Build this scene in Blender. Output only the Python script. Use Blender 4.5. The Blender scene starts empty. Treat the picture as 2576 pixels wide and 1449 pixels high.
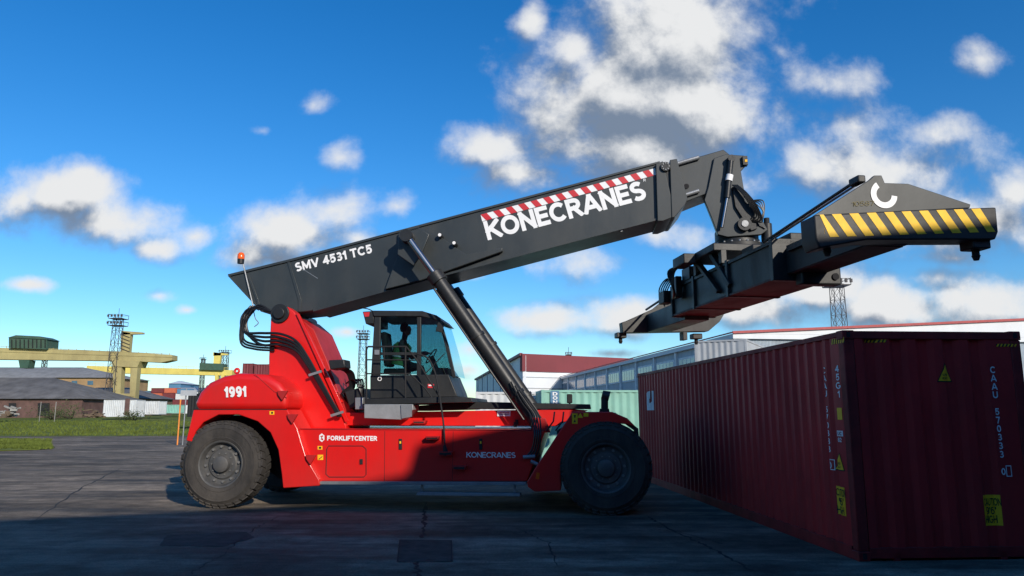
import bpy, bmesh, math, random
from mathutils import Vector, Matrix
random.seed(7)
R=math.radians
sc=bpy.context.scene; C=sc.collection
# ------------------------------------------------------------ camera
H=1.85; F=1860.0; CX,CY=1288.0,724.5
TH=math.atan(310/F)
cd=bpy.data.cameras.new('camera'); cam=bpy.data.objects.new('camera',cd); C.objects.link(cam)
cam.location=(0,0,H); cam.rotation_euler=(R(90)+TH,0,0); cd.sensor_width=36; cd.lens=36*F/2576; cd.clip_end=6000; cd.clip_start=.05
sc.camera=cam
sc.view_settings.view_transform='Standard'
def ray(px,py):
    u=(px-CX)/F; v=(CY-py)/F
    return Vector((u, math.cos(TH)-v*math.sin(TH), math.sin(TH)+v*math.cos(TH)))
def W(px,py,Y):
    d=ray(px,py); return Vector((0,0,H))+d*(Y/d.y)
def G(px,py,z=0):
    d=ray(px,py); return Vector((0,0,H))+d*((z-H)/d.z)
def hit(px,py,T,axis,val):
    Ti=T.inverted(); c=Ti@Vector((0,0,H)); d=Ti.to_3x3()@ray(px,py)
    return c+d*((val-c[axis])/d[axis])
# ------------------------------------------------------------ materials
def M(name,col,rough=.5,metal=0,var=.15,scale=3.,bump=0.,dirt=0.,dcol=(.06,.05,.04),coat=0.,spec=.5,bscale=None,low=0.,lz=0.,lh=1.):
    m=bpy.data.materials.new(name); m.use_nodes=True; nt=m.node_tree; N=nt.nodes; L=nt.links
    b=N['Principled BSDF']; tc=N.new('ShaderNodeTexCoord')
    n=N.new('ShaderNodeTexNoise'); n.inputs['Scale'].default_value=scale; n.inputs['Detail'].default_value=6; n.inputs['Roughness'].default_value=.6
    L.new(tc.outputs['Object'],n.inputs['Vector'])
    r=N.new('ShaderNodeValToRGB'); r.color_ramp.elements[0].position=.3; r.color_ramp.elements[1].position=.7
    r.color_ramp.elements[0].color=tuple(c*(1-var) for c in col)+(1,); r.color_ramp.elements[1].color=tuple(min(1,c*(1+var)) for c in col)+(1,)
    L.new(n.outputs['Fac'],r.inputs['Fac']); out=r.outputs['Color']
    if dirt>0:
        n2=N.new('ShaderNodeTexNoise'); n2.inputs['Scale'].default_value=scale*.7; n2.inputs['Detail'].default_value=10; n2.inputs['Roughness'].default_value=.72
        mp=N.new('ShaderNodeMapping'); mp.inputs['Scale'].default_value=(1,1,.35); mp.inputs['Location'].default_value=(3,7,1)
        L.new(tc.outputs['Object'],mp.inputs['Vector']); L.new(mp.outputs['Vector'],n2.inputs['Vector'])
        fac=n2.outputs['Fac']
        if low>0:
            sx=N.new('ShaderNodeSeparateXYZ'); L.new(tc.outputs['Object'],sx.inputs[0])
            mr=N.new('ShaderNodeMapRange'); mr.inputs['From Min'].default_value=lz; mr.inputs['From Max'].default_value=lz+lh; mr.inputs['To Min'].default_value=low; mr.inputs['To Max'].default_value=0; L.new(sx.outputs['Z'],mr.inputs['Value'])
            aa=N.new('ShaderNodeMath'); aa.operation='ADD'; L.new(fac,aa.inputs[0]); L.new(mr.outputs[0],aa.inputs[1]); fac=aa.outputs[0]
        r2=N.new('ShaderNodeValToRGB'); r2.color_ramp.elements[0].position=.45; r2.color_ramp.elements[1].position=.75
        r2.color_ramp.elements[0].color=(0,0,0,1); r2.color_ramp.elements[1].color=(dirt,)*3+(1,)
        L.new(fac,r2.inputs['Fac'])
        mx=N.new('ShaderNodeMixRGB'); L.new(r2.outputs['Color'],mx.inputs['Fac']); L.new(out,mx.inputs[1]); mx.inputs[2].default_value=dcol+(1,)
        out=mx.outputs['Color']
        rr=N.new('ShaderNodeMapRange'); rr.inputs['To Min'].default_value=rough; rr.inputs['To Max'].default_value=min(1,rough+.35); L.new(r2.outputs['Color'],rr.inputs['Value']); L.new(rr.outputs[0],b.inputs['Roughness'])
    else: b.inputs['Roughness'].default_value=rough
    L.new(out,b.inputs['Base Color'])
    b.inputs['Metallic'].default_value=metal
    b.inputs['Coat Weight'].default_value=coat; b.inputs['Coat Roughness'].default_value=.15
    b.inputs['Specular IOR Level'].default_value=spec
    if bump>0:
        bn=N.new('ShaderNodeBump'); bn.inputs['Strength'].default_value=bump; bn.inputs['Distance'].default_value=.02
        n3=N.new('ShaderNodeTexNoise'); n3.inputs['Scale'].default_value=bscale or scale*8; n3.inputs['Detail'].default_value=8
        L.new(tc.outputs['Object'],n3.inputs['Vector']); L.new(n3.outputs['Fac'],bn.inputs['Height']); L.new(bn.outputs['Normal'],b.inputs['Normal'])
    return m
def corr_mat(name,col,axis='X',freq=20.,var=.1,rough=.6,dirt=.3):
    m=M(name,col,rough,0,var,1.5,0,dirt); nt=m.node_tree; N=nt.nodes; L=nt.links; b=N['Principled BSDF']
    tc=N.new('ShaderNodeTexCoord'); w=N.new('ShaderNodeTexWave'); w.bands_direction=axis; w.inputs['Scale'].default_value=freq
    L.new(tc.outputs['Object'],w.inputs['Vector']); bn=N.new('ShaderNodeBump'); bn.inputs['Strength'].default_value=.8; bn.inputs['Distance'].default_value=.05
    L.new(w.outputs['Fac'],bn.inputs['Height']); L.new(bn.outputs['Normal'],b.inputs['Normal'])
    return m
RED=M('red_paint',(.68,.010,.008),.36,0,.07,1.2,.04,.30,(.20,.03,.02),coat=.25,low=.22,lz=.35,lh=.8)
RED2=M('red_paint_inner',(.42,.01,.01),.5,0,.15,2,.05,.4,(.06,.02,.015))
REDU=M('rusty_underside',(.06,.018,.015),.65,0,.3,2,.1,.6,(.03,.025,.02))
BOOM=M('charcoal_paint',(.028,.034,.036),.42,0,.16,1.1,.04,.45,(.065,.065,.06),coat=.12)
BLK=M('black_paint',(.014,.015,.016),.45,0,.25,3,.1,.3,(.05,.045,.04))
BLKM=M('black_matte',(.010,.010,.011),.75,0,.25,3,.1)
RUB=M('tyre_rubber',(.030,.027,.025),.9,0,.3,3,.35,.75,(.095,.082,.07),low=.1,lz=0,lh=.6)
RIM=M('rim_dark_steel',(.08,.08,.08),.5,.2,.25,6,.2,.6,(.14,.125,.11))
HOSE=M('hose_rubber',(.008,.008,.009),.4,0,.2,5)
CHR=M('chrome_rod',(.34,.35,.37),.22,1,.06,4)
STEEL=M('galvanised_steel',(.32,.33,.34),.45,.6,.15,5,.1,.4,(.12,.11,.1))
GREY=M('grey_plate',(.28,.29,.30),.5,.2,.15,3,.1,.5,(.1,.09,.08))
WHT=M('white_paint',(.82,.82,.82),.5,0,.04,3)
WDIM=M('worn_white_paint',(.86,.86,.85),.6,0,.08,9,0,.25,(.5,.3,.3))
LRED=M('stripe_red',(.55,.02,.03),.5,0,.05,3)
YEL=M('stripe_yellow',(.92,.54,.005),.5,0,.1,5,0,.35,(.3,.18,.02))
YDK=M('sticker_yellow',(1.0,.52,.01),.6,0,.08,8,0,.25,(.5,.28,.02))
CHALK=M('faded_chalk',(.20,.17,.08),.8)
ORG=M('beacon_orange',(.85,.12,.01),.2,0,.05,3)
ORP=M('orange_post_paint',(.75,.25,.04),.5)
SKIN=M('skin',(.30,.17,.12),.6); VEST=M('vest_green',(.05,.17,.05),.7); CLO=M('dark_jacket',(.015,.018,.025),.8); HAIR=M('dark_hair',(.012,.01,.01),.8)
CRED=M('container_red',(.50,.026,.026),.55,0,.14,1.3,.12,.6,(.22,.026,.024),low=.12,lz=0,lh=1.2,spec=.3)
CRUST=M('container_dark_frame',(.26,.020,.02),.6,0,.3,3,.2,.6,(.08,.03,.02),spec=.3)
CGRN=M('container_mint',(.22,.46,.38),.6,0,.1,1.3,.05,.4,(.14,.18,.14))
CWHT=M('container_white',(.58,.60,.61),.6,0,.08,1.5,.05,.4,(.3,.27,.22))
CGRY=M('container_grey',(.40,.42,.44),.6,0,.1,1.5,.05,.4,(.2,.18,.16))
CMAR=M('container_maroon',(.16,.025,.03),.6,0,.15,1.5,.05,.4,(.06,.03,.03))
CORG=M('container_orange',(.50,.12,.06),.6); CBLU=M('container_blue',(.08,.2,.33),.6)
LAT=M('lattice_steel',(.06,.055,.055),.7,.2,.2,2)
CRY=M('crane_ochre',(.38,.32,.14),.6,0,.15,.4,0,.6,(.2,.15,.07))
CRY2=M('crane_yellow',(.66,.54,.13),.6,0,.1,.4,0,.4,(.35,.26,.07))
CRG=M('crane_green',(.04,.09,.06),.6,0,.2,1,0,.4,(.08,.06,.04))
BRK=M('shed_maroon_boards',(.12,.065,.055),.85,0,.3,.8,.2,.5,(.06,.045,.04))
ROOFG=M('grey_slate_roof',(.15,.14,.13),.9,0,.35,.5,.2,.6,(.07,.06,.05))
OCH=M('ochre_plaster',(.34,.22,.11),.85,0,.25,.4,.1,.5,(.16,.11,.07))
CONC=M('concrete',(.28,.27,.25),.85,0,.2,.6,.2,.5,(.14,.13,.11))
WALLG=corr_mat('blue_grey_siding',(.34,.40,.46),'Y',2.6,.08)
PANW=M('panel_white',(.66,.68,.70),.6,0,.05,.3,0,.25,(.4,.4,.4))
PANR=M('panel_dark_red',(.16,.02,.025),.6,0,.08,.3)
ROOFR=M('roof_trim_red',(.35,.05,.05),.6)
WIN=M('window_glass_far',(.06,.13,.2),.08,0,.3,.6)
FRM=M('window_frame_white',(.66,.68,.70),.6)
DARK=M('dark_opening',(.012,.012,.014),.9)
WOOD=M('weathered_wood',(.13,.09,.06),.9,0,.35,2,.3)
def glass(name,tint,a):
    m=bpy.data.materials.new(name); m.use_nodes=True; nt=m.node_tree; N=nt.nodes; L=nt.links; N.remove(N['Principled BSDF'])
    o=N['Material Output']; t=N.new('ShaderNodeBsdfTransparent'); t.inputs[0].default_value=tint+(1,)
    g=N.new('ShaderNodeBsdfGlossy'); g.inputs['Roughness'].default_value=.03; g.inputs[0].default_value=(.8,.95,.95,1)
    tc=N.new('ShaderNodeTexCoord'); nz=N.new('ShaderNodeTexNoise'); nz.inputs['Scale'].default_value=1.5; L.new(tc.outputs['Object'],nz.inputs['Vector'])
    mr=N.new('ShaderNodeMapRange'); mr.inputs['To Min'].default_value=a*.7; mr.inputs['To Max'].default_value=a*1.3; L.new(nz.outputs['Fac'],mr.inputs['Value'])
    x=N.new('ShaderNodeMixShader'); L.new(mr.outputs[0],x.inputs[0]); L.new(t.outputs[0],x.inputs[1]); L.new(g.outputs[0],x.inputs[2]); L.new(x.outputs[0],o.inputs['Surface'])
    return m
GLS=glass('cab_glass_side',(.66,.82,.84),.16); GLF=glass('cab_glass_front',(.55,.80,.80),.36)
# ------------------------------------------------------------ mesh builder
def spline(pts,k=8):
    pts=[Vector(p) for p in pts]; P=[pts[0]*2-pts[1]]+pts+[pts[-1]*2-pts[-2]]; out=[]
    for i in range(1,len(P)-2):
        a,b,c,d=P[i-1],P[i],P[i+1],P[i+2]
        for j in range(k):
            t=j/k; out.append(.5*((2*b)+(c-a)*t+(2*a-5*b+4*c-d)*t*t+(3*b-a-3*c+d)*t**3))
    out.append(pts[-1]); return out
class MB:
    def __init__(s,T=None): s.bm=bmesh.new(); s.T=T
    def V(s,p):
        p=Vector(p); return s.bm.verts.new(s.T@p if s.T is not None else p)
    def f(s,vs):
        try: return s.bm.faces.new(vs)
        except ValueError: return None
    def poly(s,pts): s.f([s.V(p) for p in pts]); return s
    def prism(s,pts,off):
        off=Vector(off); a=[s.V(p) for p in pts]; b=[s.V(Vector(p)+off) for p in pts]; n=len(a)
        s.f(a); s.f(b[::-1])
        for i in range(n): s.f([a[i],b[i],b[(i+1)%n],a[(i+1)%n]])
        return s
    def box(s,c,d,rot=None):
        c=Vector(c); q=[]
        for z in (-1,1):
            for x,y in ((-1,-1),(1,-1),(1,1),(-1,1)):
                p=Vector((x*d[0]/2,y*d[1]/2,z*d[2]/2))
                if rot is not None: p=rot@p
                q.append(s.V(c+p))
        for i in ((0,3,2,1),(4,5,6,7),(0,1,5,4),(1,2,6,5),(2,3,7,6),(3,0,4,7)): s.f([q[j] for j in i])
        return s
    def b2(s,a,b):
        a=Vector(a);b=Vector(b); return s.box((a+b)/2,[abs(b[i]-a[i]) for i in range(3)])
    def tube(s,path,r,n=10):
        path=[Vector(p) for p in path]; rings=[]; up=None
        for i,p in enumerate(path):
            t=(path[min(i+1,len(path)-1)]-path[max(i-1,0)]).normalized()
            if up is None: up=t.orthogonal().normalized()
            else:
                up=(up-t*up.dot(t)); up=up.normalized() if up.length>1e-6 else t.orthogonal().normalized()
            w=t.cross(up); rr=r[i] if isinstance(r,(list,tuple)) else r
            rings.append([s.V(p+(up*math.cos(2*math.pi*k/n)+w*math.sin(2*math.pi*k/n))*rr) for k in range(n)])
        for a,b in zip(rings,rings[1:]):
            for k in range(n): s.f([a[k],a[(k+1)%n],b[(k+1)%n],b[k]])
        s.f(rings[0][::-1]); s.f(rings[-1]); return s
    def cyl(s,a,b,r,r2=None,n=24): return s.tube([a,b],[r,r if r2 is None else r2],n)
    def bar(s,a,b,w,h=None):
        a=Vector(a);b=Vector(b);t=(b-a); l=t.length; q=t.to_track_quat('X','Z').to_matrix()
        return s.box((a+b)/2,(l,w,h or w),q)
    def lathe(s,prof,c,n=64,closed=True):
        c=Vector(c); rings=[]
        for k in range(n):
            a=2*math.pi*k/n; rings.append([s.V(c+Vector((r*math.cos(a),y,r*math.sin(a)))) for r,y in prof])
        m=len(prof)
        for k in range(n):
            A=rings[k];B=rings[(k+1)%n]
            for i in range(m-1 if not closed else m): s.f([A[i],A[(i+1)%m],B[(i+1)%m],B[i]])
        return s
    def build(s,name,mat,parent=None,bevel=0,seg=2,ang=35):
        bmesh.ops.recalc_face_normals(s.bm,faces=s.bm.faces)
        me=bpy.data.meshes.new(name); s.bm.to_mesh(me); s.bm.free()
        me.polygons.foreach_set('use_smooth',[True]*len(me.polygons)); me.set_sharp_from_angle(angle=R(ang))
        me.materials.append(mat); o=bpy.data.objects.new(name,me); C.objects.link(o)
        if parent is not None: o.parent=parent
        if bevel:
            b=o.modifiers.new('bevel','BEVEL'); b.width=bevel; b.segments=seg; b.limit_method='ANGLE'; b.angle_limit=R(30); b.use_clamp_overlap=True
        return o
def tag(o,label=None,cat=None,group=None,kind=None):
    if label: o['label']=label
    if cat: o['category']=cat
    if group: o['group']=group
    if kind: o['kind']=kind
    return o
def empty(name,T=None):
    o=bpy.data.objects.new(name,None); C.objects.link(o); o.empty_display_size=.2
    if T is not None: o.matrix_world=T
    return o
# ---- stroke lettering (plain heavy sans) ----
def arc(cx,cy,rx,ry,a0,a1,n=14): return [(cx+rx*math.cos(R(a0+(a1-a0)*k/n)),cy+ry*math.sin(R(a0+(a1-a0)*k/n))) for k in range(n+1)]
def ell(cx,cy,rx,ry): return ['c']+arc(cx,cy,rx,ry,0,360,26)[:-1]
GL_={'K':(.80,[[(0,0),(0,1)],[(1,1),(.02,.40)],[(.30,.58),(1.05,0)]]),'O':(1.0,[ell(.5,.5,.5,.5)]),'N':(.82,[[(0,0),(0,1)],[(0,1),(1,0)],[(1,0),(1,1)]]),
'E':(.66,[[(0,0),(0,1)],[(0,1),(1,1)],[(0,.5),(.9,.5)],[(0,0),(1,0)]]),'C':(.88,[arc(.56,.5,.56,.5,42,318,20)]),'R':(.78,[[(0,0),(0,1)],[(0,1),(.55,1)]+arc(.55,.74,.42,.26,90,-90,10)[1:]+[(0,.48)],[(.5,.48),(1,0)]]),
'A':(.95,[[(0,0),(.5,1.08)],[(.5,1.08),(1,0)],[(.18,.26),(.82,.26)]]),'S':(.74,[arc(.5,.76,.46,.24,35,270,14)+arc(.5,.25,.5,.26,90,-145,14)[1:]]),'M':(1.0,[[(0,0),(0,1)],[(0,1),(.5,.15)],[(.5,.15),(1,1)],[(1,1),(1,0)]]),
'V':(.9,[[(0,1),(.5,-.05)],[(.5,-.05),(1,1)]]),'T':(.78,[[(0,1),(1,1)],[(.5,1),(.5,0)]]),'F':(.64,[[(0,0),(0,1)],[(0,1),(1,1)],[(0,.5),(.85,.5)]]),'L':(.62,[[(0,1),(0,0)],[(0,0),(1,0)]]),
'I':(.01,[[(0,0),(0,1)]]),'U':(.82,[[(0,1),(0,.36)]+arc(.5,.36,.5,.36,180,360,12)[1:]+[(1,1)]]),'H':(.8,[[(0,0),(0,1)],[(1,0),(1,1)],[(0,.5),(1,.5)]]),'D':(.84,[[(0,0),(0,1)],[(0,1),(.45,1)]+arc(.45,.5,.5,.5,90,-90,14)[1:]+[(0,0)]]),
'G':(.95,[arc(.52,.5,.52,.5,48,345,20)+[(1.0,.44),(.6,.44)]]),'P':(.74,[[(0,0),(0,1)],[(0,1),(.55,1)]+arc(.55,.72,.42,.28,90,-90,10)[1:]+[(0,.44)]]),'Y':(.84,[[(0,1),(.5,.45)],[(1,1),(.5,.45)],[(.5,.45),(.5,0)]]),
'0':(.66,[ell(.5,.5,.5,.5)]),'1':(.34,[[(1,0),(1,1)],[(1,.98),(0,.76)]]),'2':(.66,[arc(.5,.72,.5,.28,165,-35,12)+[(0,0),(1,0)]]),'3':(.66,[arc(.47,.75,.45,.25,150,-90,12)+arc(.47,.26,.52,.26,90,-150,12)[1:]]),
'4':(.72,[[(.76,0),(.76,1)],[(.76,1),(0,.27)],[(0,.27),(1.05,.27)]]),'5':(.66,[[(.92,1),(.14,1),(.06,.50)]+arc(.47,.32,.52,.32,125,-150,14)]),'6':(.68,[ell(.5,.31,.5,.31),[(0,.31),(0,.5)]+arc(.5,.55,.5,.45,180,50,10)]),
'7':(.62,[[(0,1),(1,1)],[(1,1),(.35,0)]]),'8':(.68,[ell(.5,.75,.44,.25),ell(.5,.26,.5,.26)]),'9':(.68,[ell(.5,.69,.5,.31),[(1,.69),(1,.5)]+arc(.5,.45,.5,.45,0,-130,10)]),
"'":(.01,[[(0,.75),(0,1)]]),'"':(.15,[[(0,.75),(0,1)],[(1,.75),(1,1)]])}
def text_bm(s,t=.19,line=1.28,gap=.09):
    bm=bmesh.new(); lines=s.split('\n')
    for li,lnx in enumerate(lines):
        ws=[]
        for ch in lnx: ws.append((GL_[ch][0]*(1-t*.5)+t*.5 if GL_[ch][0]>.02 else t) if ch in GL_ else .30)
        tot=sum(ws)+gap*(len(ws)-1); x=-tot/2; y0=-li*line
        for ch,w_ in zip(lnx,ws):
            if ch in GL_:
                sub=bmesh.new()
                for si,st in enumerate(GL_[ch][1]):
                    closed=st[0]=='c'; st=st[1:] if closed else st
                    pts=[Vector((t/2+(w_-t)*a,t/2+(1-t)*b)) for a,b in st]
                    if not closed:
                        pts[0]=pts[0]+(pts[0]-pts[1]).normalized()*t*.5 if len(st)<4 else pts[0]
                        if len(st)<4 or abs(st[-1][1])<.01 or abs(st[-1][1]-1)<.01: pts[-1]=pts[-1]+(pts[-1]-pts[-2]).normalized()*t*.5
                        if len(st)>=4 and st[0][1] in (0,1): pts[0]=pts[0]+(pts[0]-pts[1]).normalized()*t*.5
                    n=len(pts); Ls=[];Rs=[]
                    for i in range(n):
                        a=pts[i-1] if (closed or i>0) else None; b=pts[(i+1)%n] if (closed or i<n-1) else None
                        d1=(pts[i]-a).normalized() if a is not None else (b-pts[i]).normalized(); d2=(b-pts[i]).normalized() if b is not None else d1
                        n1=Vector((-d1.y,d1.x)); n2=Vector((-d2.y,d2.x)); mm=(n1+n2)
                        mm=mm.normalized() if mm.length>.1 else n1; k=t/2/max(.45,mm.dot(n1))
                        z=si*.0007
                        p=pts[i]+mm*k; q=pts[i]-mm*k; Ls.append(sub.verts.new((p.x,p.y,z))); Rs.append(sub.verts.new((q.x,q.y,z)))
                    for i in range(n if closed else n-1):
                        j=(i+1)%n; sub.faces.new([Ls[i],Rs[i],Rs[j],Ls[j]])
                for zc,no in ((0,(0,-1,0)),(1,(0,1,0))): bmesh.ops.bisect_plane(sub,geom=sub.verts[:]+sub.edges[:]+sub.faces[:],plane_co=(0,zc,0),plane_no=no,clear_outer=True)
                for v in sub.verts: v.co.x+=x; v.co.y+=y0
                me=bpy.data.meshes.new('g'); sub.to_mesh(me); sub.free(); bm.from_mesh(me); bpy.data.meshes.remove(me)
            x+=w_+gap
    xs=[v.co.x for v in bm.verts]; ys=[v.co.y for v in bm.verts]; x0,x1,y0,y1=min(xs),max(xs),min(ys),max(ys)
    for v in bm.verts: v.co=Vector(((v.co.x-x0)/(x1-x0),(v.co.y-y0)/(y1-y0),v.co.z))
    return bm
def fin(bm,name,mat,parent):
    me=bpy.data.meshes.new(name); bm.to_mesh(me); bm.free(); me.materials.append(mat); o=bpy.data.objects.new(name,me); C.objects.link(o); o.parent=parent; return o
def text(s,o,X,Y,mat,name,parent,t=.19,gap=.09):
    bm=text_bm(s,t,gap=gap); o=Vector(o);X=Vector(X);Y=Vector(Y); n=X.cross(Y).normalized()
    for v in bm.verts: v.co=o+X*v.co.x+Y*v.co.y+n*v.co.z
    return fin(bm,name,mat,parent)
# ------------------------------------------------------------ world + sun
SUNH=Vector((.50,-.866,0)); EL=R(24)
w=bpy.data.worlds.new('World'); sc.world=w; w.use_nodes=True; nt=w.node_tree; N=nt.nodes; L=nt.links; N.clear()
out=N.new('ShaderNodeOutputWorld'); sky=N.new('ShaderNodeTexSky'); sky.sky_type='NISHITA'; sky.sun_disc=False
sky.sun_elevation=EL; sky.sun_rotation=math.atan2(SUNH.x,SUNH.y); sky.air_density=1.0; sky.dust_density=.2; sky.ozone_density=3.0
hs=N.new('ShaderNodeHueSaturation'); hs.inputs['Saturation'].default_value=1.36; hs.inputs['Value'].default_value=1.0; L.new(sky.outputs[0],hs.inputs['Color'])
tn=N.new('ShaderNodeMixRGB'); tn.blend_type='MULTIPLY'; tn.inputs[0].default_value=1; tn.inputs[2].default_value=(.82,1.0,1.14,1); L.new(hs.outputs[0],tn.inputs[1])
bg=N.new('ShaderNodeBackground'); bg.inputs[1].default_value=.135; L.new(tn.outputs[0],bg.inputs[0])
g=bpy.data.node_groups.new('cloud_field','ShaderNodeTree')
g.interface.new_socket('P',in_out='INPUT',socket_type='NodeSocketVector'); g.interface.new_socket('F',in_out='OUTPUT',socket_type='NodeSocketFloat')
gi=g.nodes.new('NodeGroupInput'); go=g.nodes.new('NodeGroupOutput'); GN=g.nodes; GL=g.links
blobs=[(1700,120,220,160,1.3),(1450,120,120,90,.9),(1340,50,60,80,.75),(1560,250,240,140,1.2),(1740,260,200,150,1.2),(1600,370,330,95,1.05),(1240,375,120,75,.95),(1300,440,170,65,.85),(1700,430,330,80,.8),
(140,490,180,75,1.1),(60,500,90,50,.95),(290,565,160,70,1.05),(380,625,95,42,.85),(490,595,65,44,.66),(210,440,60,35,.8),
(840,530,140,95,.76),(740,580,170,80,.78),(850,400,80,65,.62),(630,650,95,75,.74),(900,600,95,55,.7),(960,680,180,65,.72),
(400,745,65,30,.5),(70,715,95,28,.68),(470,780,50,22,.5),(790,265,90,55,.40),(660,330,60,40,.32),(700,650,110,55,.62),
(2250,430,260,120,.90),(2060,420,150,90,.76),(2350,340,120,75,.74),(2470,560,190,120,.86),(2560,480,110,90,.82),(2150,320,240,90,.52),(2470,150,170,80,.42),(2060,200,220,100,.50),(1960,130,110,70,.45),
(1380,805,170,50,.88),(1600,790,170,62,.9),(1880,770,190,66,1.0),(2050,725,150,66,1.05),(2230,770,140,68,1.1),(2480,755,160,80,1.1),(1480,660,160,75,.72),(1650,590,170,70,.64),(2360,700,120,55,.75),
(1180,690,80,28,.52),(1180,880,90,50,.52),(870,835,65,24,.42),(1180,930,100,40,.5),(2250,600,220,60,.58),(2400,650,220,45,.58),(1000,520,100,70,.42),(1540,890,140,22,.52)]
prev=None
def pe(px,py):
    d=ray(px,py); return d.x/d.y,d.z/d.y
for (cx,cy,rx,ry,wt) in blobs:
    a,e=pe(cx,cy); ax,_=pe(cx+rx,cy); _,ez=pe(cx,cy-ry); ra=ax-a; re=ez-e
    vm=GN.new('ShaderNodeVectorMath'); vm.operation='MULTIPLY_ADD'; GL.new(gi.outputs[0],vm.inputs[0]); vm.inputs[1].default_value=(1/ra,1/re,0); vm.inputs[2].default_value=(-a/ra,-e/re,0)
    ln_=GN.new('ShaderNodeVectorMath'); ln_.operation='LENGTH'; GL.new(vm.outputs[0],ln_.inputs[0])
    ma=GN.new('ShaderNodeMath'); ma.operation='MULTIPLY_ADD'; GL.new(ln_.outputs['Value'],ma.inputs[0]); ma.inputs[1].default_value=-.74; ma.inputs[2].default_value=.38+.84*wt
    if prev is None: prev=ma
    else:
        mx=GN.new('ShaderNodeMath'); mx.operation='SMOOTH_MAX'; GL.new(prev.outputs[0],mx.inputs[0]); GL.new(ma.outputs[0],mx.inputs[1]); mx.inputs[2].default_value=.2; prev=mx
cl=GN.new('ShaderNodeMath'); cl.operation='MAXIMUM'; GL.new(prev.outputs[0],cl.inputs[0]); cl.inputs[1].default_value=-.30
nz=GN.new('ShaderNodeTexNoise'); nz.inputs['Scale'].default_value=7.0; nz.inputs['Detail'].default_value=13; nz.inputs['Roughness'].default_value=.60; nz.inputs['Distortion'].default_value=.08; GL.new(gi.outputs[0],nz.inputs['Vector'])
nm=GN.new('ShaderNodeMath'); nm.operation='MULTIPLY_ADD'; GL.new(nz.outputs['Fac'],nm.inputs[0]); nm.inputs[1].default_value=2.0; nm.inputs[2].default_value=-1.38
ad=GN.new('ShaderNodeMath'); ad.operation='ADD'; GL.new(cl.outputs[0],ad.inputs[0]); GL.new(nm.outputs[0],ad.inputs[1]); GL.new(ad.outputs[0],go.inputs[0])
tc=N.new('ShaderNodeTexCoord'); sp=N.new('ShaderNodeSeparateXYZ'); L.new(tc.outputs['Generated'],sp.inputs[0])
ab=N.new('ShaderNodeMath'); ab.operation='ABSOLUTE'; L.new(sp.outputs['Y'],ab.inputs[0]); mxy=N.new('ShaderNodeMath'); mxy.operation='MAXIMUM'; mxy.inputs[1].default_value=.08; L.new(ab.outputs[0],mxy.inputs[0])
dx=N.new('ShaderNodeMath'); dx.operation='DIVIDE'; L.new(sp.outputs['X'],dx.inputs[0]); L.new(mxy.outputs[0],dx.inputs[1])
dz=N.new('ShaderNodeMath'); dz.operation='DIVIDE'; L.new(sp.outputs['Z'],dz.inputs[0]); L.new(mxy.outputs[0],dz.inputs[1])
cb=N.new('ShaderNodeCombineXYZ'); L.new(dx.outputs[0],cb.inputs[0]); L.new(dz.outputs[0],cb.inputs[1])
g0=N.new('ShaderNodeGroup'); g0.node_tree=g; L.new(cb.outputs[0],g0.inputs[0])
of=N.new('ShaderNodeVectorMath'); of.operation='ADD'; L.new(cb.outputs[0],of.inputs[0]); of.inputs[1].default_value=(.016,.040,0)
g1=N.new('ShaderNodeGroup'); g1.node_tree=g; L.new(of.outputs[0],g1.inputs[0])
den=N.new('ShaderNodeMapRange'); den.interpolation_type='SMOOTHSTEP'; den.inputs['From Min'].default_value=-.12; den.inputs['From Max'].default_value=.62; L.new(g0.outputs[0],den.inputs['Value'])
df=N.new('ShaderNodeMath'); df.operation='SUBTRACT'; L.new(g0.outputs[0],df.inputs[0]); L.new(g1.outputs[0],df.inputs[1])
sh=N.new('ShaderNodeMapRange'); sh.interpolation_type='SMOOTHSTEP'; sh.inputs['From Min'].default_value=-.30; sh.inputs['From Max'].default_value=.34; L.new(df.outputs[0],sh.inputs['Value'])
cm=N.new('ShaderNodeMixRGB'); L.new(sh.outputs[0],cm.inputs[0]); cm.inputs[1].default_value=(.19,.25,.35,1); cm.inputs[2].default_value=(.82,.83,.84,1)
bc=N.new('ShaderNodeBackground'); L.new(cm.outputs[0],bc.inputs[0]); bc.inputs[1].default_value=1.0
ms=N.new('ShaderNodeMixShader'); L.new(den.outputs[0],ms.inputs[0]); L.new(bg.outputs[0],ms.inputs[1]); L.new(bc.outputs[0],ms.inputs[2]); L.new(ms.outputs[0],out.inputs[0])
sl=bpy.data.lights.new('sun','SUN'); sl.energy=4.5; sl.angle=R(.6); sl.color=(1,.92,.80); so=bpy.data.objects.new('sun',sl); C.objects.link(so)
sd=(SUNH.normalized()*math.cos(EL)+Vector((0,0,math.sin(EL)))); so.rotation_euler=sd.to_track_quat('Z','Y').to_euler()
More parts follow.
